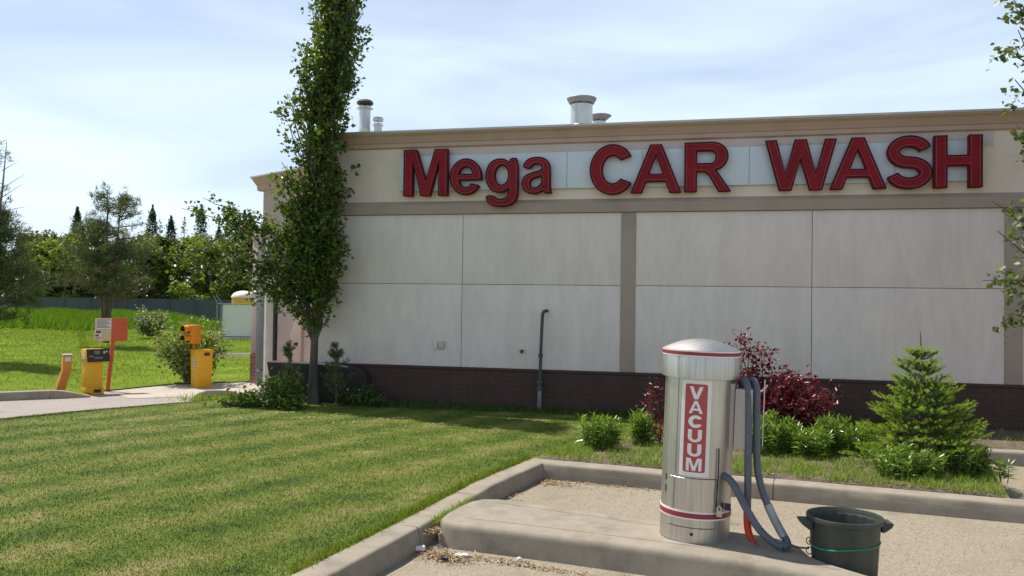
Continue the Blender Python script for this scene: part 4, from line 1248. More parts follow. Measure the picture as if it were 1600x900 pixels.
def columnar_poplar(loc, env, trunk, n_branch, per, leaf, label, mat, z_top, out_branches=(), sprigs=(), low=1.35, seed=3):
    random.seed(seed)
    t = thing('poplar_tree', label, 'tree', loc)
    wood = MB()
    zs = [z for z, _, _ in env]
    def lim(z):
        return float(np.interp(z, zs, [e[1] for e in env])), float(np.interp(z, zs, [e[2] for e in env]))
    P = [(0.06, 0, -.05)] + [(x, y, z) for x, y, z in trunk]
    tr = MB()
    rr = [.066 * max(.12, 1 - z / (z_top * 1.02)) + (.03 if z < .2 else 0) for _, _, z in P]
    tr.tube(P, rr, 14)
    tr.build('trunk', M['bark_pale'], t, smooth=True)
    tx = lambda z: (float(np.interp(z, [p[2] for p in trunk], [p[0] for p in trunk])), float(np.interp(z, [p[2] for p in trunk], [p[1] for p in trunk])))
    L, S = [], []
    def foliate(Pb, spread, n):
        # leaves sit in bunches on short spurs along the branch, so gaps stay open between them
        P_ = np.array([tuple(p) for p in Pb])
        nb2 = max(3, n // 15)
        i = rng.uniform(0.12, 1, nb2) ** 0.8 * (len(P_) - 1)
        k = np.floor(i).astype(int).clip(0, len(P_) - 2)
        f = (i - k)[:, None]
        c = P_[k] * (1 - f) + P_[k + 1] * f + np.clip(rng.normal(size=(nb2, 3)), -1.4, 1.4) * spread
        m = n // nb2
        q = np.repeat(c, m, 0) + rng.normal(size=(nb2 * m, 3)) * np.array([.042, .042, .05])
        L.append(q); S.append(rng.uniform(.45, 1.25, len(q)) * leaf)
        return
        P_ = np.array([tuple(p) for p in Pb])
        i = rng.uniform(0.15, 1, n) ** 0.8 * (len(P_) - 1)
        k = np.floor(i).astype(int).clip(0, len(P_) - 2)
        f = (i - k)[:, None]
        q = P_[k] * (1 - f) + P_[k + 1] * f
        L.append(q + rng.normal(size=(n, 3)) * spread * np.array([1, 1, 1.15]))
        S.append(rng.uniform(.7, 1.25, n) * leaf)
    for b in range(n_branch):
        z0 = random.uniform(low, z_top - 1.2) if b % 4 else random.uniform(low - .25, low + 1.3)
        length = random.uniform(.7, 1.5) if b % 4 else random.uniform(.25, .9)
        z1 = min(z0 + length, z_top)
        a = random.uniform(0, 2 * math.pi)
        l_, r_ = lim(z1)
        c_, hw = (l_ + r_) / 2, (r_ - l_) / 2
        f = random.uniform(.1, 1) ** .42
        x1 = c_ + hw * f * math.cos(a)
        y1 = max(-.55, min(.30, .52 * f * math.sin(a)))
        x0, y0 = tx(z0)
        Pb = limb(wood, (x0, y0, z0), (x1, y1, z1), .017, .005, 5, seg=6, jit=.04)
        foliate(Pb, .10, per)
    for (a, b, n, sp) in list(out_branches) + list(sprigs):
        Pb = limb(wood, a, b, .016, .004, 6, seg=9, jit=.05)
        foliate(Pb, sp * 1.15, int(n * 1.9))
    wood.build('branches', M['bark'], t, smooth=True)
    L = np.concatenate(L); S = np.concatenate(S)
    leaves('crown', L, S, mat, t, width=.82, up=.25, fold=.10)
    return t


PX = lambda x, y: ((x - 497) * 0.00945, 1.70 + (471 - y) * 0.00945 - .15)      # picture-size table of the crown outline turned into metres
env_px = [(505, 450, 512), (490, 442, 522), (470, 412, 532), (440, 392, 542), (410, 386, 548), (380, 398, 549), (340, 418, 546), (300, 430, 547), (250, 434, 552), (200, 441, 556), (160, 441, 560), (130, 446, 568), (100, 455, 573), (60, 470, 573), (20, 492, 572), (0, 500, 570), (-60, 506, 562), (-140, 512, 550), (-220, 520, 535), (-260, 525, 530)]
env = sorted([(PX(0, y)[1], PX(a, y)[0], PX(b, y)[0]) for y, a, b in env_px])
trunk = [(0.0, 0, 0.0), (-.01, 0, .45), (.0, 0, .9), (.01, .0, 1.5), (.05, .0, 2.4), (.10, .0, 3.4), (.16, 0, 4.6), (.24, 0, 6.0), (.28, 0, 7.0)]
sp_ = []
def xz(x, y, dy=0.0):
    a = PX(x, y); return (a[0], dy, a[1])
outb = [(xz(480, 385), xz(345, 335, -.25), 200, .075), (xz(450, 370, -.05), xz(275, 322, -.35), 150, .055), (xz(420, 352, -.18), xz(310, 305, -.3), 70, .055), (xz(480, 425), xz(330, 395, -.3), 150, .075), (xz(440, 405, -.1), xz(255, 425, -.4), 90, .07),
        (xz(475, 445), xz(395, 470, -.25), 110, .07), (xz(470, 430, 0), xz(392, 435, -.3), 120, .08), (xz(470, 400, 0), xz(400, 345, -.25), 130, .08), (xz(360, 360, -.25), xz(270, 410, -.4), 60, .06),
        (xz(470, 440, 0), xz(402, 385, -.2), 110, .10), (xz(475, 455, 0), xz(405, 420, -.15), 110, .10), (xz(480, 470, 0), xz(425, 455, -.2), 90, .09), (xz(400, 390, -.2), xz(350, 440, -.35), 70, .07), (xz(410, 380, -.15), xz(365, 345, -.3), 90, .08),
        (xz(520, 440), xz(550, 385, -.2), 110, .055), (xz(515, 470), xz(530, 420, -.25), 120, .07), (xz(488, 500), xz(450, 470, -.15), 120, .07), (xz(490, 250), xz(488, 2, -.1), 150, .045), (xz(485, 200), xz(478, 60, -.2), 120, .06)]
columnar_poplar((-5.83, 11.62, 0.15), env, trunk, 260, 112, .070, 'tall narrow poplar in front of the wall with a pale trunk', M['poplar'], 7.15, outb, seed=4)
# the second stem that forks off low on the trunk
random.seed(11)
fk_ = bpy.data.objects['poplar_tree']
mb = MB()
mb.tube([(-.02, -.01, .95), (-.075, -.03, 1.12), (-.10, -.04, 1.35), (-.09, -.05, 1.8), (-.06, -.06, 2.6), (-.12, -.05, 3.8)], [.032, .04, .036, .03, .022, .012], 10)
mb.tube([(.03, -.01, .98), (.10, -.01, 1.18), (.09, -.01, 1.5), (.12, -.03, 2.3), (.2, -.04, 3.3)], [.03, .038, .032, .025, .012], 10)
mb.build('side_stem', M['bark_pale'], fk_, smooth=True)

# right-hand poplar, mostly outside the frame
env2 = [(0.9, -.65, .6), (1.4, -.95, .9), (2.2, -.95, .9), (2.7, -.90, .9), (3.2, -.68, .9), (4.0, -.68, .9), (4.6, -.72, .9), (5.2, -.66, .8), (5.7, -.5, .7), (6.5, -.25, .4)]
trunk2 = [(0, 0, 0), (.0, 0, 1.2), (.03, 0, 2.6), (0, 0, 4.2), (0, 0, 6.2)]
out2 = [((-.2, 0, 1.9), (-1.02, -.1, 1.88), 42, .06), ((-.3, 0, 1.7), (-.86, -.15, 1.42), 70, .08), ((-.2, 0, 2.2), (-.93, -.1, 2.75), 60, .06), ((-.2, 0, 2.4), (-.75, -.1, 2.45), 70, .08), ((-.2, 0, 3.0), (-.72, -.1, 3.5), 55, .06), ((-.2, 0, 4.0), (-.80, -.05, 4.42), 60, .07), ((-.1, 0, 4.2), (-.72, -.05, 5.0), 60, .08)]
columnar_poplar((3.93, 10.15, 0.15), env2, trunk2, 95, 90, .078, 'second poplar whose leafy twigs poke in at the right edge', M['poplar_sunlit'], 6.3, out2, seed=9)


def needle_tufts(C, D, n, length, width, spread=.9):
    """bottle-brush tufts: n needles radiating about each centre C along D"""
    m = len(C)
    P = np.repeat(C, n, 0) + rng.normal(size=(m * n, 3)) * length * .25
    d = unit(rng.normal(size=(m * n, 3)) * spread + np.repeat(D, n, 0))
    s = unit(np.cross(d, rng.normal(size=(m * n, 3))))
    Ln = rng.uniform(.7, 1.2, (m * n, 1)) * length
    V = np.stack([P - s * width / 2, P + s * width / 2, P + d * Ln], 1).reshape(-1, 3)
    return V, np.arange(3 * m * n).reshape(-1, 3)


def pine_tree(loc, h, prof, label, tops, n_br=90, lo=.33, nn=15, brown=True, lean=0.0, seed=1):
    """open-crowned pine: prof = [(z fraction, radius)]"""
    random.seed(seed)
    t = thing('pine_tree', label, 'tree', loc)
    wood = MB()
    tr = MB()
    for k, (dx, top, r) in enumerate(tops):
        P = []
        for i in range(9):
            f = i / 8
            P.append((dx * f ** .8 + lean * f, .03 * math.sin(i * 2 + k), h * top * f - .05))
        tr.tube(P, [r * (1 - .85 * i / 8) for i in range(9)], 9)
    tr.build('trunk', M['bark'], t, smooth=True)
    C, D, CB, DB = [], [], [], []
    for b in range(n_br):
        k = random.choices(range(len(tops)), [x[1] for x in tops])[0]
        dx, top, r = tops[k]
        f = random.uniform(lo, 1.0)
        rad = float(np.interp(f, [p[0] for p in prof], [p[1] for p in prof])) * random.uniform(.55, 1.05)
        a = random.uniform(0, 2 * math.pi)
        z0 = h * top * f
        x0 = dx * f ** .8 + lean * f
        e = Vector((x0 + rad * math.cos(a), rad * math.sin(a), z0 + rad * random.uniform(.02, .45)))
        Pb = limb(wood, (x0, 0, z0), e, .022, .006, 5, seg=5, jit=.07)
        dead = brown and f < .5 and random.random() < .45
        nt = int(5 + rad * 9)
        for q in range(nt):
            u = random.uniform(.22, 1.02)
            i = min(4, int(u * 5)); p = Pb[i].lerp(Pb[min(5, i + 1)], min(1, u * 5 - i))
            p = p + Vector((random.gauss(0, .11), random.gauss(0, .11), random.gauss(.03, .08)))
            dd = Vector((math.cos(a) * .4, math.sin(a) * .4, .7 + random.gauss(0, .3)))
            (CB if dead else C).append(tuple(p)); (DB if dead else D).append(tuple(dd))
    wood.build('branches', M['bark'], t, smooth=True)
    V, F = needle_tufts(np.array(C), np.array(D), nn, .15, .016)
    np_mesh('crown', V, F, M['pine'], t)
    if CB:
        V, F = needle_tufts(np.array(CB), np.array(DB), 16, .16, .015)
        np_mesh('dry_needles', V, F, M['pine_brown'], t)
    return t


pine_tree((-18.31, 22.38, 0.36), 4.75, [(0.2, 1.35), (.35, 1.30), (.5, 1.25), (.65, 1.1), (.8, .88), (.92, .58), (1, .2)], 'round topped twin stemmed pine behind the notice board', [(-.08, 1.0, .09), (.42, .96, .06), (-.5, .80, .05)], 120, lo=.31, seed=5)
pine_tree((-15.60, 15.30, 0.20), 4.1, [(0.2, 1.25), (.35, 1.25), (.5, 1.15), (.62, .85), (.75, .55), (.9, .3), (1, .1)], 'dark ragged pine at the left edge with a bare leader', [(.25, .86, .10), (-.15, 1.2, .06)], 105, lo=.25, nn=20, brown=False, seed=8)
lp = bpy.data.objects['pine_tree.001']
mb = MB()
mb.tube([(.22, 0, 3.1), (.32, 0, 3.9), (.36, 0, 4.4), (.40, 0, 4.95)], [.03, .022, .014, .006], 6)
for z, s_, dz in ((3.7, .45, .3), (4.0, -.25, .12), (3.9, .5, .32), (4.3, .3, .2), (4.6, .2, .12), (3.6, -.4, .25), (3.4, .55, .1)):
    mb.tube([(.30, 0, z), (.30 + s_ * .6, .05, z + dz * .6), (.30 + s_, .1, z + dz)], [.010, .006, .003], 5)
mb.build('bare_leader', M['dead_wood'], lp, smooth=True)


def round_tree(loc, h, r, mat, label, seed):
    random.seed(seed); rg = np.random.default_rng(seed)
    t = thing('deciduous_tree', label, 'tree', loc, group='trees beyond the board fence')
    MB().tube([(0, 0, -.2), (.1, 0, h * .3), (-.1, .1, h * .6), (.05, 0, h * .85)], [.17, .13, .09, .04], 7).build('trunk', M['bark'], t, smooth=True)
    wood = MB()
    C = []
    for k in range(44):
        a = random.uniform(0, 2 * math.pi); f = random.uniform(.0, 1)
        z = h * (.16 + .80 * f)
        rr = r * (1.22 - .75 * max(0, f - .35) / .65) * random.uniform(.35, 1.0)
        C.append((rr * math.cos(a), rr * math.sin(a), z, r * random.uniform(.20, .36)))
        limb(wood, (0, 0, max(.3, z - .9)), C[-1][:3], .05, .015, 5, seg=4)
    wood.build('branches', M['bark'], t, smooth=True)
    P = []
    for x, y, z, s_ in C:
        n = 120
        q = unit(rg.normal(size=(n, 3))) * (rg.uniform(.25, 1, (n, 1)) ** .5) * s_ * np.array([1, 1, .8])
        P.append(q + np.array([x, y, z]))
    P = np.concatenate(P)
    leaves('crown', P, rg.uniform(.16, .36, len(P)), mat, t, width=.85, up=.5)
    return t


def far_spruce(loc, h, r, label, seed, sparse=False):
    random.seed(seed); rg = np.random.default_rng(seed)
    t = thing('spruce_tree', label, 'tree', loc, group='dark spruces above the tree line')
    MB().tube([(0, 0, -.2), (0, 0, h * .5), (0, 0, h)], [.18, .11, .015], 7).build('trunk', M['bark'] if not sparse else M['dead_wood'], t, smooth=True)
    n = 420 if sparse else 3800
    f = rg.uniform(.05, 1.0, n) ** .85
    nt = 26
    ti = np.floor(f * nt); ph = f * nt - ti
    env_r = r * (1 - f) ** 1.0 * (.72 + .28 * (1 - ph)) * (1 + .22 * np.sin(ti * 2.4)) + .04
    a = rg.uniform(0, 2 * np.pi, n)
    lob = 1 + .25 * np.sin(a * 3 + ti * 1.7) + .15 * np.sin(a * 7 + ti)
    rad = env_r * lob * rg.uniform(.1, 1, n) ** .75
    P = np.stack([rad * np.cos(a), rad * np.sin(a), h * f - rad * .22], 1)
    D = np.stack([np.cos(a), np.sin(a), np.full(n, -.1)], 1) * 1.2
    k = n // 14                                             # slim upright tip
    zt = rg.uniform(.88, 1.04, k)
    P = np.concatenate([P, np.stack([rg.normal(size=k) * .32 * (1.045 - zt), rg.normal(size=k) * .32 * (1.045 - zt), h * zt], 1) * np.array([h * .55, h * .55, 1])])
    D = np.concatenate([D, np.tile([0, 0, 1.6], (k, 1))]); n = len(P)
    leaves('crown', P, rg.uniform(.14, .32, n), M['far_pine'], t, width=.5, up=.3, D=D, spread=.6)
    return t


KIND = ['bright leafy tree beyond the board fence', 'mid green leafy tree beyond the board fence', 'dull green spreading tree beyond the board fence']
rows_ = [(-67.0, 64.3, 8.6, 2.9, 1), (-60.3, 61.9 + 2.5, 7.4, 2.6, 0), (-62.7, 67.3, 8.6, 2.8, 1), (-57.3, 64.5, 8.0, 2.6, 0), (-57.9, 68.5, 8.8, 2.9, 2), (-53.9, 67.4, 7.8, 2.8, 2),
         (-49.6, 65.3, 7.3, 2.6, 1), (-50.6, 70.2, 8.3, 2.8, 1), (-46.5, 68.1, 8.3, 2.7, 0), (-43.0, 65.6, 7.4, 2.6, 0), (-43.6, 70.8, 9.4, 3.0, 1), (-39.4, 67.7, 8.8, 2.9, 1), (-35.5, 68.0, 8.5, 2.8, 2),
         (-64.2, 72.5, 8.6, 3.0, 1), (-47.0, 74.0, 8.4, 3.0, 2), (-54.4, 73.0, 8.7, 3.0, 1), (-39.0, 74.0, 9.0, 3.0, 2)]
ORD = ['first', 'second', 'third', 'fourth', 'fifth', 'sixth', 'seventh', 'eighth', 'ninth']
def bearing(x, y): return math.atan2(x, y)
def ordinals(lst, key):
    res = {}
    for kk in set(e[key] for e in lst):
        o = sorted([i for i, e in enumerate(lst) if e[key] == kk], key=lambda i: bearing(lst[i][0], lst[i][1]))
        for n, i in enumerate(o): res[i] = ORD[n]
    return res
om = ordinals(rows_, 4)
for i, (x, y, h, r, k) in enumerate(rows_):
    round_tree((x, y, .45), h * .87, r, M['decid'][k], om[i] + ' ' + KIND[k] + ', counted from the left', 100 + i)
spr_ = [(-75.4, 82.8, 9.0, 1.7, 0), (-70.4, 80.9, 11.0, 1.9, 0), (-60.1, 80.3, 11.2, 1.8, 0), (-64.4, 87.5, 9.6, 1.4, 1), (-58.7, 81.65, 10.6, 1.9, 0), (-57.9, 82.9, 10.4, 1.3, 1), (-54.8, 81.5, 11.6, 2.1, 0), (-56.9, 88.2, 9.6, 1.7, 0), (-50.7, 83.5, 10.6, 1.9, 0), (-47.5, 84.0, 11.5, 2.0, 0)]
os_ = ordinals(spr_, 4)
for i, (x, y, h, r, sps) in enumerate(spr_):
    far_spruce((x, y, .5), h * random.uniform(.94, 1.06), r * 1.75, os_[i] + (' thin half bare spruce' if sps else ' dark pointed spruce') + ' above the tree line, counted from the left', 300 + i, bool(sps))


# ---------------------------------------------------------------- shrubs and bed plants
def shrub(name, loc, h, rx, ry, n_stem, per, leaf, mat, label, cat='shrub', width=.55, z_low=.15, stem_mat=None, spread=.07, seed=1, D=None, group=None):
    random.seed(seed)
    t = thing(name, label, cat, loc, group=group)
    wood = MB(); L = []
    for k in range(n_stem):
        a = random.uniform(0, 2 * math.pi); f = random.uniform(.1, 1) ** .6
        e = Vector((rx * f * math.cos(a), ry * f * math.sin(a), h * random.uniform(.55, 1.0) * (1 - .35 * f * f)))
        b = Vector((e.x * .15, e.y * .15, -.02))
        P = limb(wood, b, e, .012 * max(.5, h), .003, 5, seg=5, jit=.08, sag=-.06 * h)
        P_ = np.array([tuple(p) for p in P])
        i = rng.uniform(z_low, 1, per) ** .85 * (len(P_) - 1.001)
        kk = np.floor(i).astype(int); ff = (i - kk)[:, None]
        L.append(P_[kk] * (1 - ff) + P_[kk + 1] * ff + rng.normal(size=(per, 3)) * spread)
    wood.build('stems', stem_mat or M['bark'], t, smooth=True)
    L = np.concatenate(L); L[:, 2] = np.maximum(L[:, 2], .01)
    leaves('foliage', L, rng.uniform(.7, 1.3, len(L)) * leaf, mat, t, width=width, up=.4)
    return t


shrub('leafy_shrub', (-10.08, 14.75, .08), 1.42, .82, .7, 44, 56, .092, M['shrub'], 'loose leafy shrub behind the yellow gate cabinet', seed=2, spread=.085)
shrub('leafy_shrub', (-19.9, 26.6, .35), 1.05, .72, .6, 32, 55, .12, M['grey_shrub'], 'pale grey green bush at the edge of the tall grass', seed=3, spread=.10)
shrub('purple_shrub', (0.64, 9.86, .16), .92, .80, .42, 100, 60, .060, M['purple'], 'purple leaved shrub behind the vacuum, against the brick base', seed=4, spread=.05, width=.5)
pt = bpy.data.objects['purple_shrub']
mb = MB(); L = []
random.seed(21)
for e in ((-.30, -.05, 1.20), (-.18, 0, 1.10), (-.06, .05, 1.04), (-.24, .05, 1.15), (-.42, .0, 1.05), (.05, 0, 1.02), (-.12, -.05, 1.0)):
    P = limb(mb, (-.08, 0, .1), e, .011, .003, 5, seg=6, jit=.04)
    for p in P[2:]:
        for _ in range(26): L.append((p.x + random.gauss(0, .04), p.y + random.gauss(0, .04), p.z + random.gauss(0, .05)))
mb.build('long_shoots', M['bark'], pt, smooth=True)
leaves('shoot_leaves', np.array(L), rng.uniform(.04, .07, len(L)), M['purple'], pt, width=.5)
shrub('purple_shrub', (-0.62, 10.05, .16), .80, .16, .16, 9, 22, .055, M['purple'], 'thin purple sprig peeping out left of the vacuum', seed=6, spread=.04, width=.5)
shrub('purple_shrub', (-0.50, 9.40, .16), .30, .14, .12, 6, 16, .05, M['purple'], 'tiny red leaved seedling low in the bed left of the vacuum', seed=7, spread=.04, width=.5)


def lily_clump(loc, h, rx, ry, n, label, mat=None, leaf=.10, per=26, seed=1, name='lily_clump', width=.17):
    random.seed(seed)
    t = thing(name, label, 'plant', loc)
    wood = MB(); L, D, S = [], [], []
    for k in range(n):
        a = random.uniform(0, 2 * math.pi); f = random.random() ** .5
        x, y = rx * f * math.cos(a), ry * f * math.sin(a)
        hh = h * random.uniform(.72, 1.05) * (1 - .25 * f)
        P = limb(wood, (x * .7, y * .7, -.02), (x * 1.12, y * 1.12, hh), .005, .003, 5, seg=4, jit=.03)
        for q in range(per):
            u = (q + random.random()) / per
            u = .18 + .82 * u ** .8
            p = P[0].lerp(P[-1], u)
            b = q * 2.4 + random.uniform(-.3, .3)
            L.append(tuple(p)); D.append((math.cos(b) * 1.2, math.sin(b) * 1.2, .15 + 1.0 * (u > .85)))
            S.append(leaf * random.uniform(.75, 1.15) * (1.05 - .35 * u))
    wood.build('stems', M['stem'], t, smooth=True)
    leaves('foliage', np.array(L), np.array(S), mat or M['lily'], t, width=width, up=.9, fold=.03, D=np.array(D), spread=.22)
    return t


lily_clump((-1.13, 8.86, .16), .42, .21, .17, 40, 'bushy lily clump nearest the kerb corner', seed=1, leaf=.12, width=.2)
lily_clump((-0.72, 9.30, .16), .40, .13, .13, 24, 'smaller lily clump between the first clump and the vacuum', seed=2, leaf=.12, width=.2)
lily_clump((0.62, 9.15, .16), .46, .28, .24, 60, 'dense perennial clump in front of the purple shrub', seed=3, leaf=.105, width=.30)
lily_clump((1.02, 9.06, .16), .33, .22, .2, 44, 'bright perennial clump between the purple shrub and the spruce', seed=4, leaf=.12, width=.22)
lily_clump((1.28, 9.32, .16), .48, .16, .15, 28, 'upright pale lily clump just left of the spruce', seed=5, leaf=.12, width=.2)
lily_clump((1.55, 9.25, .16), .38, .17, .15, 28, 'lily clump tucked against the left side of the spruce', seed=6, leaf=.12, width=.2)
lily_clump((1.76, 8.26, .16), .30, .30, .22, 80, 'low rounded cushion plant in front of the spruce by the kerb', seed=7, leaf=.085, per=22, width=.26)
lily_clump((2.25, 8.55, .16), .36, .26, .24, 70, 'dark leafy mound at the right foot of the spruce', M['shade_shrub'], seed=8, leaf=.08, width=.28)
lily_clump((2.58, 8.82, .16), .26, .05, .05, 4, 'single leafy stalk at the right end of the bed', seed=9, leaf=.11)
lily_clump((2.62, 8.40, .16), .20, .08, .06, 4, 'lowest leafy stalks leaning over the pavement at the bed end', seed=10, leaf=.12)


def bed_spruce(loc, h, label, seed=1):
    random.seed(seed)
    t = thing('young_spruce', label, 'tree', loc)
    MB().tube([(0, 0, -.03), (0.01, 0, h * .5), (0, 0, h * .9), (-.01, 0, h)], [.028, .018, .007, .004], 8).build('trunk', M['bark'], t, smooth=True)
    wood = MB()
    old, new = [], []
    def seg_needles(a, b, lst, n, ln, w):
        a, b = np.array(a), np.array(b)
        d = b - a; L_ = np.linalg.norm(d); d = d / max(L_, 1e-6)
        u = rng.uniform(0, 1, (n, 1))
        P = a + (b - a) * u
        q = rng.normal(size=(n, 3)); q -= d * (q @ d)[:, None]; q = unit(q)
        dd = unit(q + d * .75)
        s = unit(np.cross(dd, rng.normal(size=(n, 3))))
        V = np.stack([P - s * w / 2, P + s * w / 2, P + dd * ln * rng.uniform(.7, 1.2, (n, 1))], 1).reshape(-1, 3)
        lst.append((V, np.arange(3 * n).reshape(-1, 3)))
    n_w = 13
    for wh in range(n_w):
        f = wh / n_w
        z0 = h * (.06 + .78 * f) + random.uniform(-.02, .02)
        Lb = (.49 * (1 - f) ** .72 + .045) * h / 1.3
        nb_ = 11 if f < .6 else 7
        a0 = random.uniform(0, 6.28)
        for b in range(nb_):
            a = a0 + b * 2 * math.pi / nb_ + random.uniform(-.3, .3)
            if random.random() < .06: continue
            L_ = Lb * random.uniform(.62, 1.18)
            rise = L_ * (.05 + .5 * f + random.uniform(-.12, .12)) + .02
            e = Vector((L_ * math.cos(a), L_ * math.sin(a), z0 + rise))
            st_ = Vector((0, 0, z0))
            P = limb(wood, st_, e, .007, .003, 5, seg=5, jit=.03, sag=.02)
            seg_needles(P[1], P[-1], old, 90, .024, .005)
            out_dir = (e - st_).normalized()
            seg_needles(P[-1], P[-1] + out_dir * .06 + Vector((0, 0, .012)), new, 42, .022, .004)
            side = out_dir.cross(Vector((0, 0, 1))).normalized()
            m_ = max(2, int(L_ / .075))
            for k in range(m_):
                u = .3 + .65 * (k + .5) / m_
                p = st_.lerp(e, u)
                for sgn in (-1, 1):
                    tl = (1 - u * .6) * L_ * .42 * random.uniform(.7, 1.2) + .02
                    tv = (out_dir * .75 + side * sgn * .75 + Vector((0, 0, random.uniform(-.08, .22)))).normalized()
                    q = p + tv * tl
                    seg_needles(p, q, old, 46, .024, .0052)
                    seg_needles(q, q + tv * .055 + Vector((0, 0, .012)), new, 34, .021, .004)
                    if tl > .10:
                        q2 = p + tv * tl * .55 + (side * sgn * .6 + out_dir * .3).normalized() * tl * .4
                        seg_needles(p + tv * tl * .5, q2, old, 12, .02, .0035)
                        seg_needles(q2, q2 + (q2 - p).normalized() * .045, new, 24, .02, .004)
    seg_needles((0, 0, h * .84), (-.01, 0, h), new, 140, .022, .004)
    wood.build('branches', M['bark'], t, smooth=True)
    V, F = join(old); np_mesh('needles', V, F, M['spruce_dark'], t)
    V, F = join(new); np_mesh('new_growth', V, F, M['spruce_new'], t)
    return t


bed_spruce((2.02, 8.86, .16), 1.33, 'young bright green spruce at the right of the planting bed')

# planting around the foot of the poplar
shrub('leafy_shrub', (-6.18, 11.15, .12), .55, .42, .30, 30, 40, .06, M['shade_shrub'], 'dark leafy shrub at the left foot of the poplar', seed=12, spread=.06)
shrub('leafy_shrub', (-6.62, 11.0, .08), .28, .40, .22, 26, 36, .07, M['shade_shrub'], 'low bright currant bush spilling toward the drive', seed=13, spread=.06)
shrub('leafy_shrub', (-5.95, 10.9, .14), .24, .45, .18, 26, 32, .06, M['shade_shrub'], 'low leafy growth in front of the poplar trunk', seed=14, spread=.05)
shrub('leafy_shrub', (-5.1, 11.62, .15), .26, .55, .16, 26, 36, .055, M['wall_grass'], 'ground shrub right of the poplar below the wall, leaves coloured for shade', seed=15, spread=.05)  # dark leaf colour stands in for shade at the wall foot
def sapling(loc, h, label, r, seed):
    random.seed(seed)
    t = thing('conifer_sapling', label, 'sapling', loc)
    wood = MB(); C, D = [], []
    wood.tube([(0, 0, -.02), (0, 0, h)], [.014, .004], 6)
    for k in range(26):
        f = random.uniform(.15, .95); a = random.uniform(0, 6.28)
        L_ = r * (1 - f) * random.uniform(.6, 1.1) + .05
        e = (L_ * math.cos(a), L_ * math.sin(a), h * f + L_ * .7)
        limb(wood, (0, 0, h * f), e, .006, .003, 5, seg=3)
        for u in (.4, .6, .8, 1.0):
            C.append((e[0] * u, e[1] * u, h * f + L_ * .7 * u)); D.append((e[0] * .5, e[1] * .5, .5))
    for u in np.linspace(.5, 1.0, 10):
        C.append((0, 0, h * u)); D.append((0, 0, .6))
    wood.build('stem', M['bark'], t, smooth=True)
    V, F = needle_tufts(np.array(C), np.array(D), 30, .055, .006)
    np_mesh('needles', V, F, M['pine'], t)
sapling((-5.38, 11.45, .15), .92, 'small dark pine sapling right of the poplar trunk', .32, 3)
sapling((-6.12, 11.40, .14), .95, 'slim spruce leader rising left of the poplar trunk', .20, 4)

# ---------------------------------------------------------------- grass as stuff
def scatter(poly, n):
    xs = [p[0] for p in poly]; ys = [p[1] for p in poly]
    P = np.stack([rng.uniform(min(xs), max(xs), n), rng.uniform(min(ys), max(ys), n)], 1)
    return P[inside(poly, P)]


vis = [(-9.7, 9.6), (-4.7, 3.6), (-2.2, 3.6), (-2.15, 5.4), (-2.0, 6.9), (-1.74, 8.3), (-1.3, 9.2), (-0.6, 10.1), (2.9, 10.45), (2.9, 11.6), (-7.2, 11.9), (-8.4, 11.6)]
P = scatter(vis, 1400000)
P = P[inside(LAWN_ALL, P) & ~inside(BED, P)]
dist = np.hypot(P[:, 0], P[:, 1])
P = P[rng.uniform(0, 1, len(P)) < np.clip((5.2 / dist) ** 1.9, 0, 1)]
dist = np.hypot(P[:, 0], P[:, 1])
if len(P) > 330000: P = P[:330000]; dist = dist[:330000]
P3 = np.column_stack([P, lawn_z(P) - .004])
V, F = blade_arrays(P3, rng.uniform(.010, .030, len(P3)), .0030 + .00048 * dist, lean=1.0, bend=False)
tag(np_mesh('lawn_grass', V, F, M['blade']), kind='stuff')
# longer growth along kerb, joint, bed edges, wall
parts = []
for (a, b), n, hh in [((KERB_L[i], KERB_L[i + 1]), nn, .06) for i, nn in ((1, 700), (2, 500), (3, 700), (4, 900))]:
    u = rng.uniform(0, 1, (n, 1)); a_, b_ = np.array(a), np.array(b)
    q = a_ + (b_ - a_) * u + rng.normal(size=(n, 2)) * .02 - np.array([.03, 0])
    parts.append(blade_arrays(np.column_stack([q, np.full(n, .14)]), rng.uniform(.03, .085, n), .005, .5))
V, F = join(parts)
tag(np_mesh('kerb_edge_grass', V, F, M['verge_blade']), kind='stuff')
u = rng.uniform(0, 1, (420, 1)); a_, b_ = np.array((-1.885, 5.66)), np.array((-1.80, 6.32))
q = a_ + (b_ - a_) * u + rng.normal(size=(420, 2)) * .012
V, F = blade_arrays(np.column_stack([q, np.full(420, .13)]), rng.uniform(.04, .10, 420), .004, .45)
tag(np_mesh('joint_grass', V, F, M['weed']), kind='stuff')
# weeds in the bed: clustered
cl = scatter(BED, 2400)
cl = cl[rng.uniform(0, 1, len(cl)) < np.where((cl - np.array([-1.7, 8.25])) @ np.array([.1316, .9913]) < .75, .75, .35)]
q = np.repeat(cl, 26, 0) + rng.normal(size=(len(cl) * 26, 2)) * .05
q = q[inside(BED, q)]
V, F = blade_arrays(np.column_stack([q, np.full(len(q), .158)]), rng.uniform(.02, .12, len(q)), .006, .6)
tag(np_mesh('bed_weeds', V, F, M['weed']), kind='stuff')
q = scatter(BED, 5200)
V, F = leaf_arrays(np.column_stack([q, np.full(len(q), .176)]), rng.uniform(.012, .035, len(q)), .5, 1.5)
tag(np_mesh('bed_litter', V, F, M['litter']), kind='stuff')
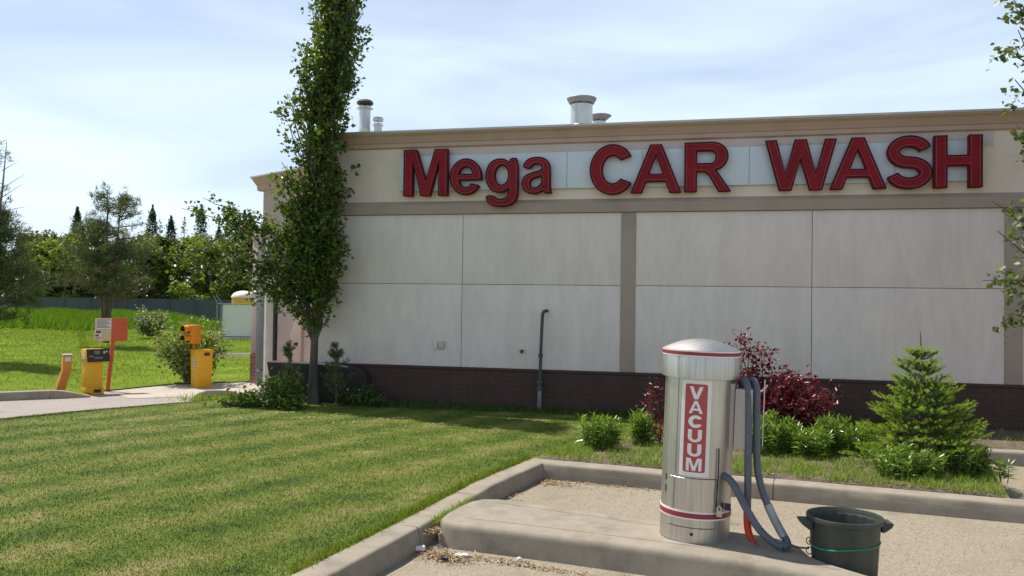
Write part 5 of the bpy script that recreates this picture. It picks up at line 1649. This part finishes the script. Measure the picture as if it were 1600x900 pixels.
# unmown grass against the wall, coloured dark for the shade strip
strip = [(-5.4, 11.45), (-2.6, 11.62), (2.6, 11.3), (2.6, 12.0), (-5.4, 12.0)]
q = scatter(strip, 7000)
V, F = blade_arrays(np.column_stack([q, np.full(len(q), .14)]), rng.uniform(.05, .17, len(q)), .008, .45)
tag(np_mesh('wall_grass', V, F, M['wall_grass']), kind='stuff')
q = scatter([(2.95, 10.5), (6, 10.1), (6, 11.9), (2.95, 11.9)], 900)
V, F = blade_arrays(np.column_stack([q, np.full(len(q), .148)]), rng.uniform(.03, .10, len(q)), .006, .6)
tag(np_mesh('strip_weeds', V, F, M['weed']), kind='stuff')
# pale mower clippings left in short windrows on the lawn
parts = []
for x, y, n in ((-5.9, 9.6, 60), (-5.2, 10.1, 90), (-4.9, 9.3, 50), (-6.3, 8.9, 60), (-4.4, 9.9, 60), (-4.1, 10.4, 50), (-5.6, 10.5, 70), (-3.6, 9.9, 30), (-6.9, 8.6, 40), (-2.9, 8.2, 22), (-4.2, 7.4, 22), (-3.1, 6.4, 16)):
    g_ = rng.normal(size=(n, 1)) * .17 * np.array([[math.cos(R(40)), math.sin(R(40))]]) + rng.normal(size=(n, 2)) * .025
    parts.append(leaf_arrays(np.column_stack([np.array([x, y]) + g_, np.full(n, .165)]), rng.uniform(.015, .045, n), .35, 2.5))
V, F = join(parts)
tag(np_mesh('grass_clippings', V, F, M['clippings']), kind='stuff')
# ragged fringe where lawn meets drive by the soil patch
q = np.array([-7.45, 12.0]) + rng.normal(size=(900, 2)) * np.array([.45, .14])
V, F = blade_arrays(np.column_stack([q, np.full(len(q), .06)]), rng.uniform(.05, .2, len(q)), .009, .45)
tag(np_mesh('fringe_grass', V, F, M['weed']), kind='stuff')

# verge: short bright grass near, tall mass beyond
parts = []
for i in range(3, len(edge) - 2):
    pass
def verge_pts(n, v0, v1, u0=0.0, u1=1.0):
    cum = np.concatenate([[0], np.cumsum([math.dist(edge[i], edge[i + 1]) for i in range(len(edge) - 1)])])
    u = np.interp(rng.uniform(0.12, 1, n), cum / cum[-1], np.arange(len(edge))).clip(0, len(edge) - 1.001)
    k = np.floor(u).astype(int); f = (u - k)[:, None]
    e = np.array(edge); v = v0 + (v1 - v0) * rng.uniform(0, 1, n) ** .8
    q = e[k] * (1 - f) + e[k + 1] * f + np.outer(v, np.array(d_out))
    zz = np.array([verge_z(a, 9) for a in v]) + np.where(u < 3, .10 * np.clip(3 - u, 0, 1), 0)
    return q, zz
q, zz = verge_pts(90000, 0.05, 22)
V, F = blade_arrays(np.column_stack([q, zz]), rng.uniform(.03, .075, len(q)), .014, .7, bend=False)
tag(np_mesh('verge_grass', V, F, M['verge_blade']), kind='stuff')
q, zz = verge_pts(90000, 22, 60)
# uneven front of the tall growth
keep = (rng.uniform(0, 1, len(q)) < .9) & ((q[:, 0] * d_out.x + q[:, 1] * d_out.y) > 37 + 1.6 * np.sin(q[:, 0] * .9) + 1.2 * np.sin(q[:, 1] * 1.7))
q, zz = q[keep], zz[keep]
vv = q[:, 0] * d_out.x + q[:, 1] * d_out.y
hh = rng.uniform(.18, .42, len(q)) * np.where(vv < 40.5, 1.7, 1.0) * (1 + .35 * np.sin(q[:, 0] * 1.3) * np.sin(q[:, 1] * 1.1))
V, F = blade_arrays(np.column_stack([q, zz - .02]), hh, .06, .45, bend=False)
tag(np_mesh('tall_grass', V, F, M['tall_grass']), kind='stuff')

# ---------------------------------------------------------------- litter in the kerb corners
def flakes(name, c, sx, sy, n, z=.004, ang=0.0):
    g_ = rng.normal(size=(n, 2)) * np.array([sx, sy])
    ca, sa = math.cos(ang), math.sin(ang)
    q = np.array(c) + np.stack([g_[:, 0] * ca - g_[:, 1] * sa, g_[:, 0] * sa + g_[:, 1] * ca], 1)
    return leaf_arrays(np.column_stack([q, z + rng.uniform(0, .012, n)]), rng.uniform(.008, .030, n), .5, 2.0)
parts = [flakes('a', (-1.68, 5.33), .11, .06, 900, ang=-.2), flakes('b', (-1.20, 5.32), .35, .025, 420, ang=-.2), flakes('c', (-1.44, 7.80), .12, .06, 500, ang=-.3), flakes('d', (-.95, 7.86), .45, .02, 350, ang=-.13), flakes('e', (-1.66, 7.3), .03, .30, 160), flakes('f', (-1.86, 5.60), .03, .05, 160, .10)]
V, F = join(parts)
tag(np_mesh('leaf_litter', V, F, M['litter']), kind='stuff')
q = np.concatenate([scatter([(-1.95, 4.2), (3.2, 4.2), (2.9, 7.5), (-1.4, 7.9)], 1500), np.array([-.2, 7.75]) + rng.normal(size=(500, 2)) * np.array([1.2, .07])])
q = q[~inside(ISL, q) & inside([(-1.85, 4), (3.4, 4), (3.2, 7.2), (-1.5, 7.85)], q)]
V, F = leaf_arrays(np.column_stack([q, np.full(len(q), .002)]), rng.uniform(.005, .014, len(q)), .8, 2.0, fold=.4)
tag(np_mesh('grit', V, F, M['litter']), kind='stuff')
random.seed(5)
lit = thing('crushed_cup', 'crushed white and red paper cup in the kerb corner', 'litter', (-1.905, 5.42, .002), R(25))
MB().add([(-.036, -.02, 0), (.036, -.022, 0), (.03, .02, .002), (-.03, .022, 0), (-.030, -.012, .040), (.034, -.016, .034), (.026, .012, .044), (-.028, .016, .036)],
         [(3, 2, 1, 0), (4, 5, 6, 7), (0, 1, 5, 4), (1, 2, 6, 5), (2, 3, 7, 6), (3, 0, 4, 7)]).build('cup', M['white_paint'], lit, bevel=.004)
MB().add([(-.039, -.023, .001), (.039, -.025, .001), (.033, .023, .003), (-.033, .025, .001), (-.038, -.021, .014), (.038, -.024, .012), (.032, .021, .015), (-.032, .023, .012)],
         [(0, 1, 5, 4), (1, 2, 6, 5), (2, 3, 7, 6), (3, 0, 4, 7)]).build('red_print', M['stripe_red'], lit)
def crumple(name, loc, sx, sy, sz, mat, label, cat, seed):
    random.seed(seed)
    bm = bmesh.new()
    bmesh.ops.create_icosphere(bm, subdivisions=3, radius=1)
    for v in bm.verts:
        k = 1 + .28 * math.sin(v.co.x * 5 + seed) * math.cos(v.co.y * 6) + random.uniform(-.12, .12)
        v.co = Vector((v.co.x * sx * k, v.co.y * sy * k, max(-.3, v.co.z) * sz * k + sz * .3))
    me = bpy.data.meshes.new(name); bm.to_mesh(me); bm.free()
    o = link(name, me, mat, None, loc)
    return tag(o, label, cat)
crumple('plastic_scrap', (-1.60, 5.385, .004), .055, .022, .016, M['white_paint'], 'white plastic scrap lying on the leaf litter', 'litter', 3)
crumple('dark_stone', (-1.685, 5.265, .002), .030, .022, .022, M['black'], 'dark stone in the leaf litter by the kerb corner', 'stone', 4)
crumple('paper_scrap', (-1.205, 5.395, .002), .020, .016, .020, M['white_paint'], 'crumpled white paper scrap along the island foot', 'litter', 5)
crumple('pale_stone', (-1.150, 5.370, .002), .018, .015, .016, M['concrete_pale'], 'pale stone beside the crumpled paper scrap', 'stone', 6)
tw = MB().tube([(-1.42, 5.415, .006), (-1.32, 5.40, .012), (-1.20, 5.355, .006), (-1.12, 5.33, .006)], [.003, .003, .0025, .002], 5).build('twig', M['dry_blade'], None)
tag(tw, 'thin dry twig lying along the island foot', 'twig')
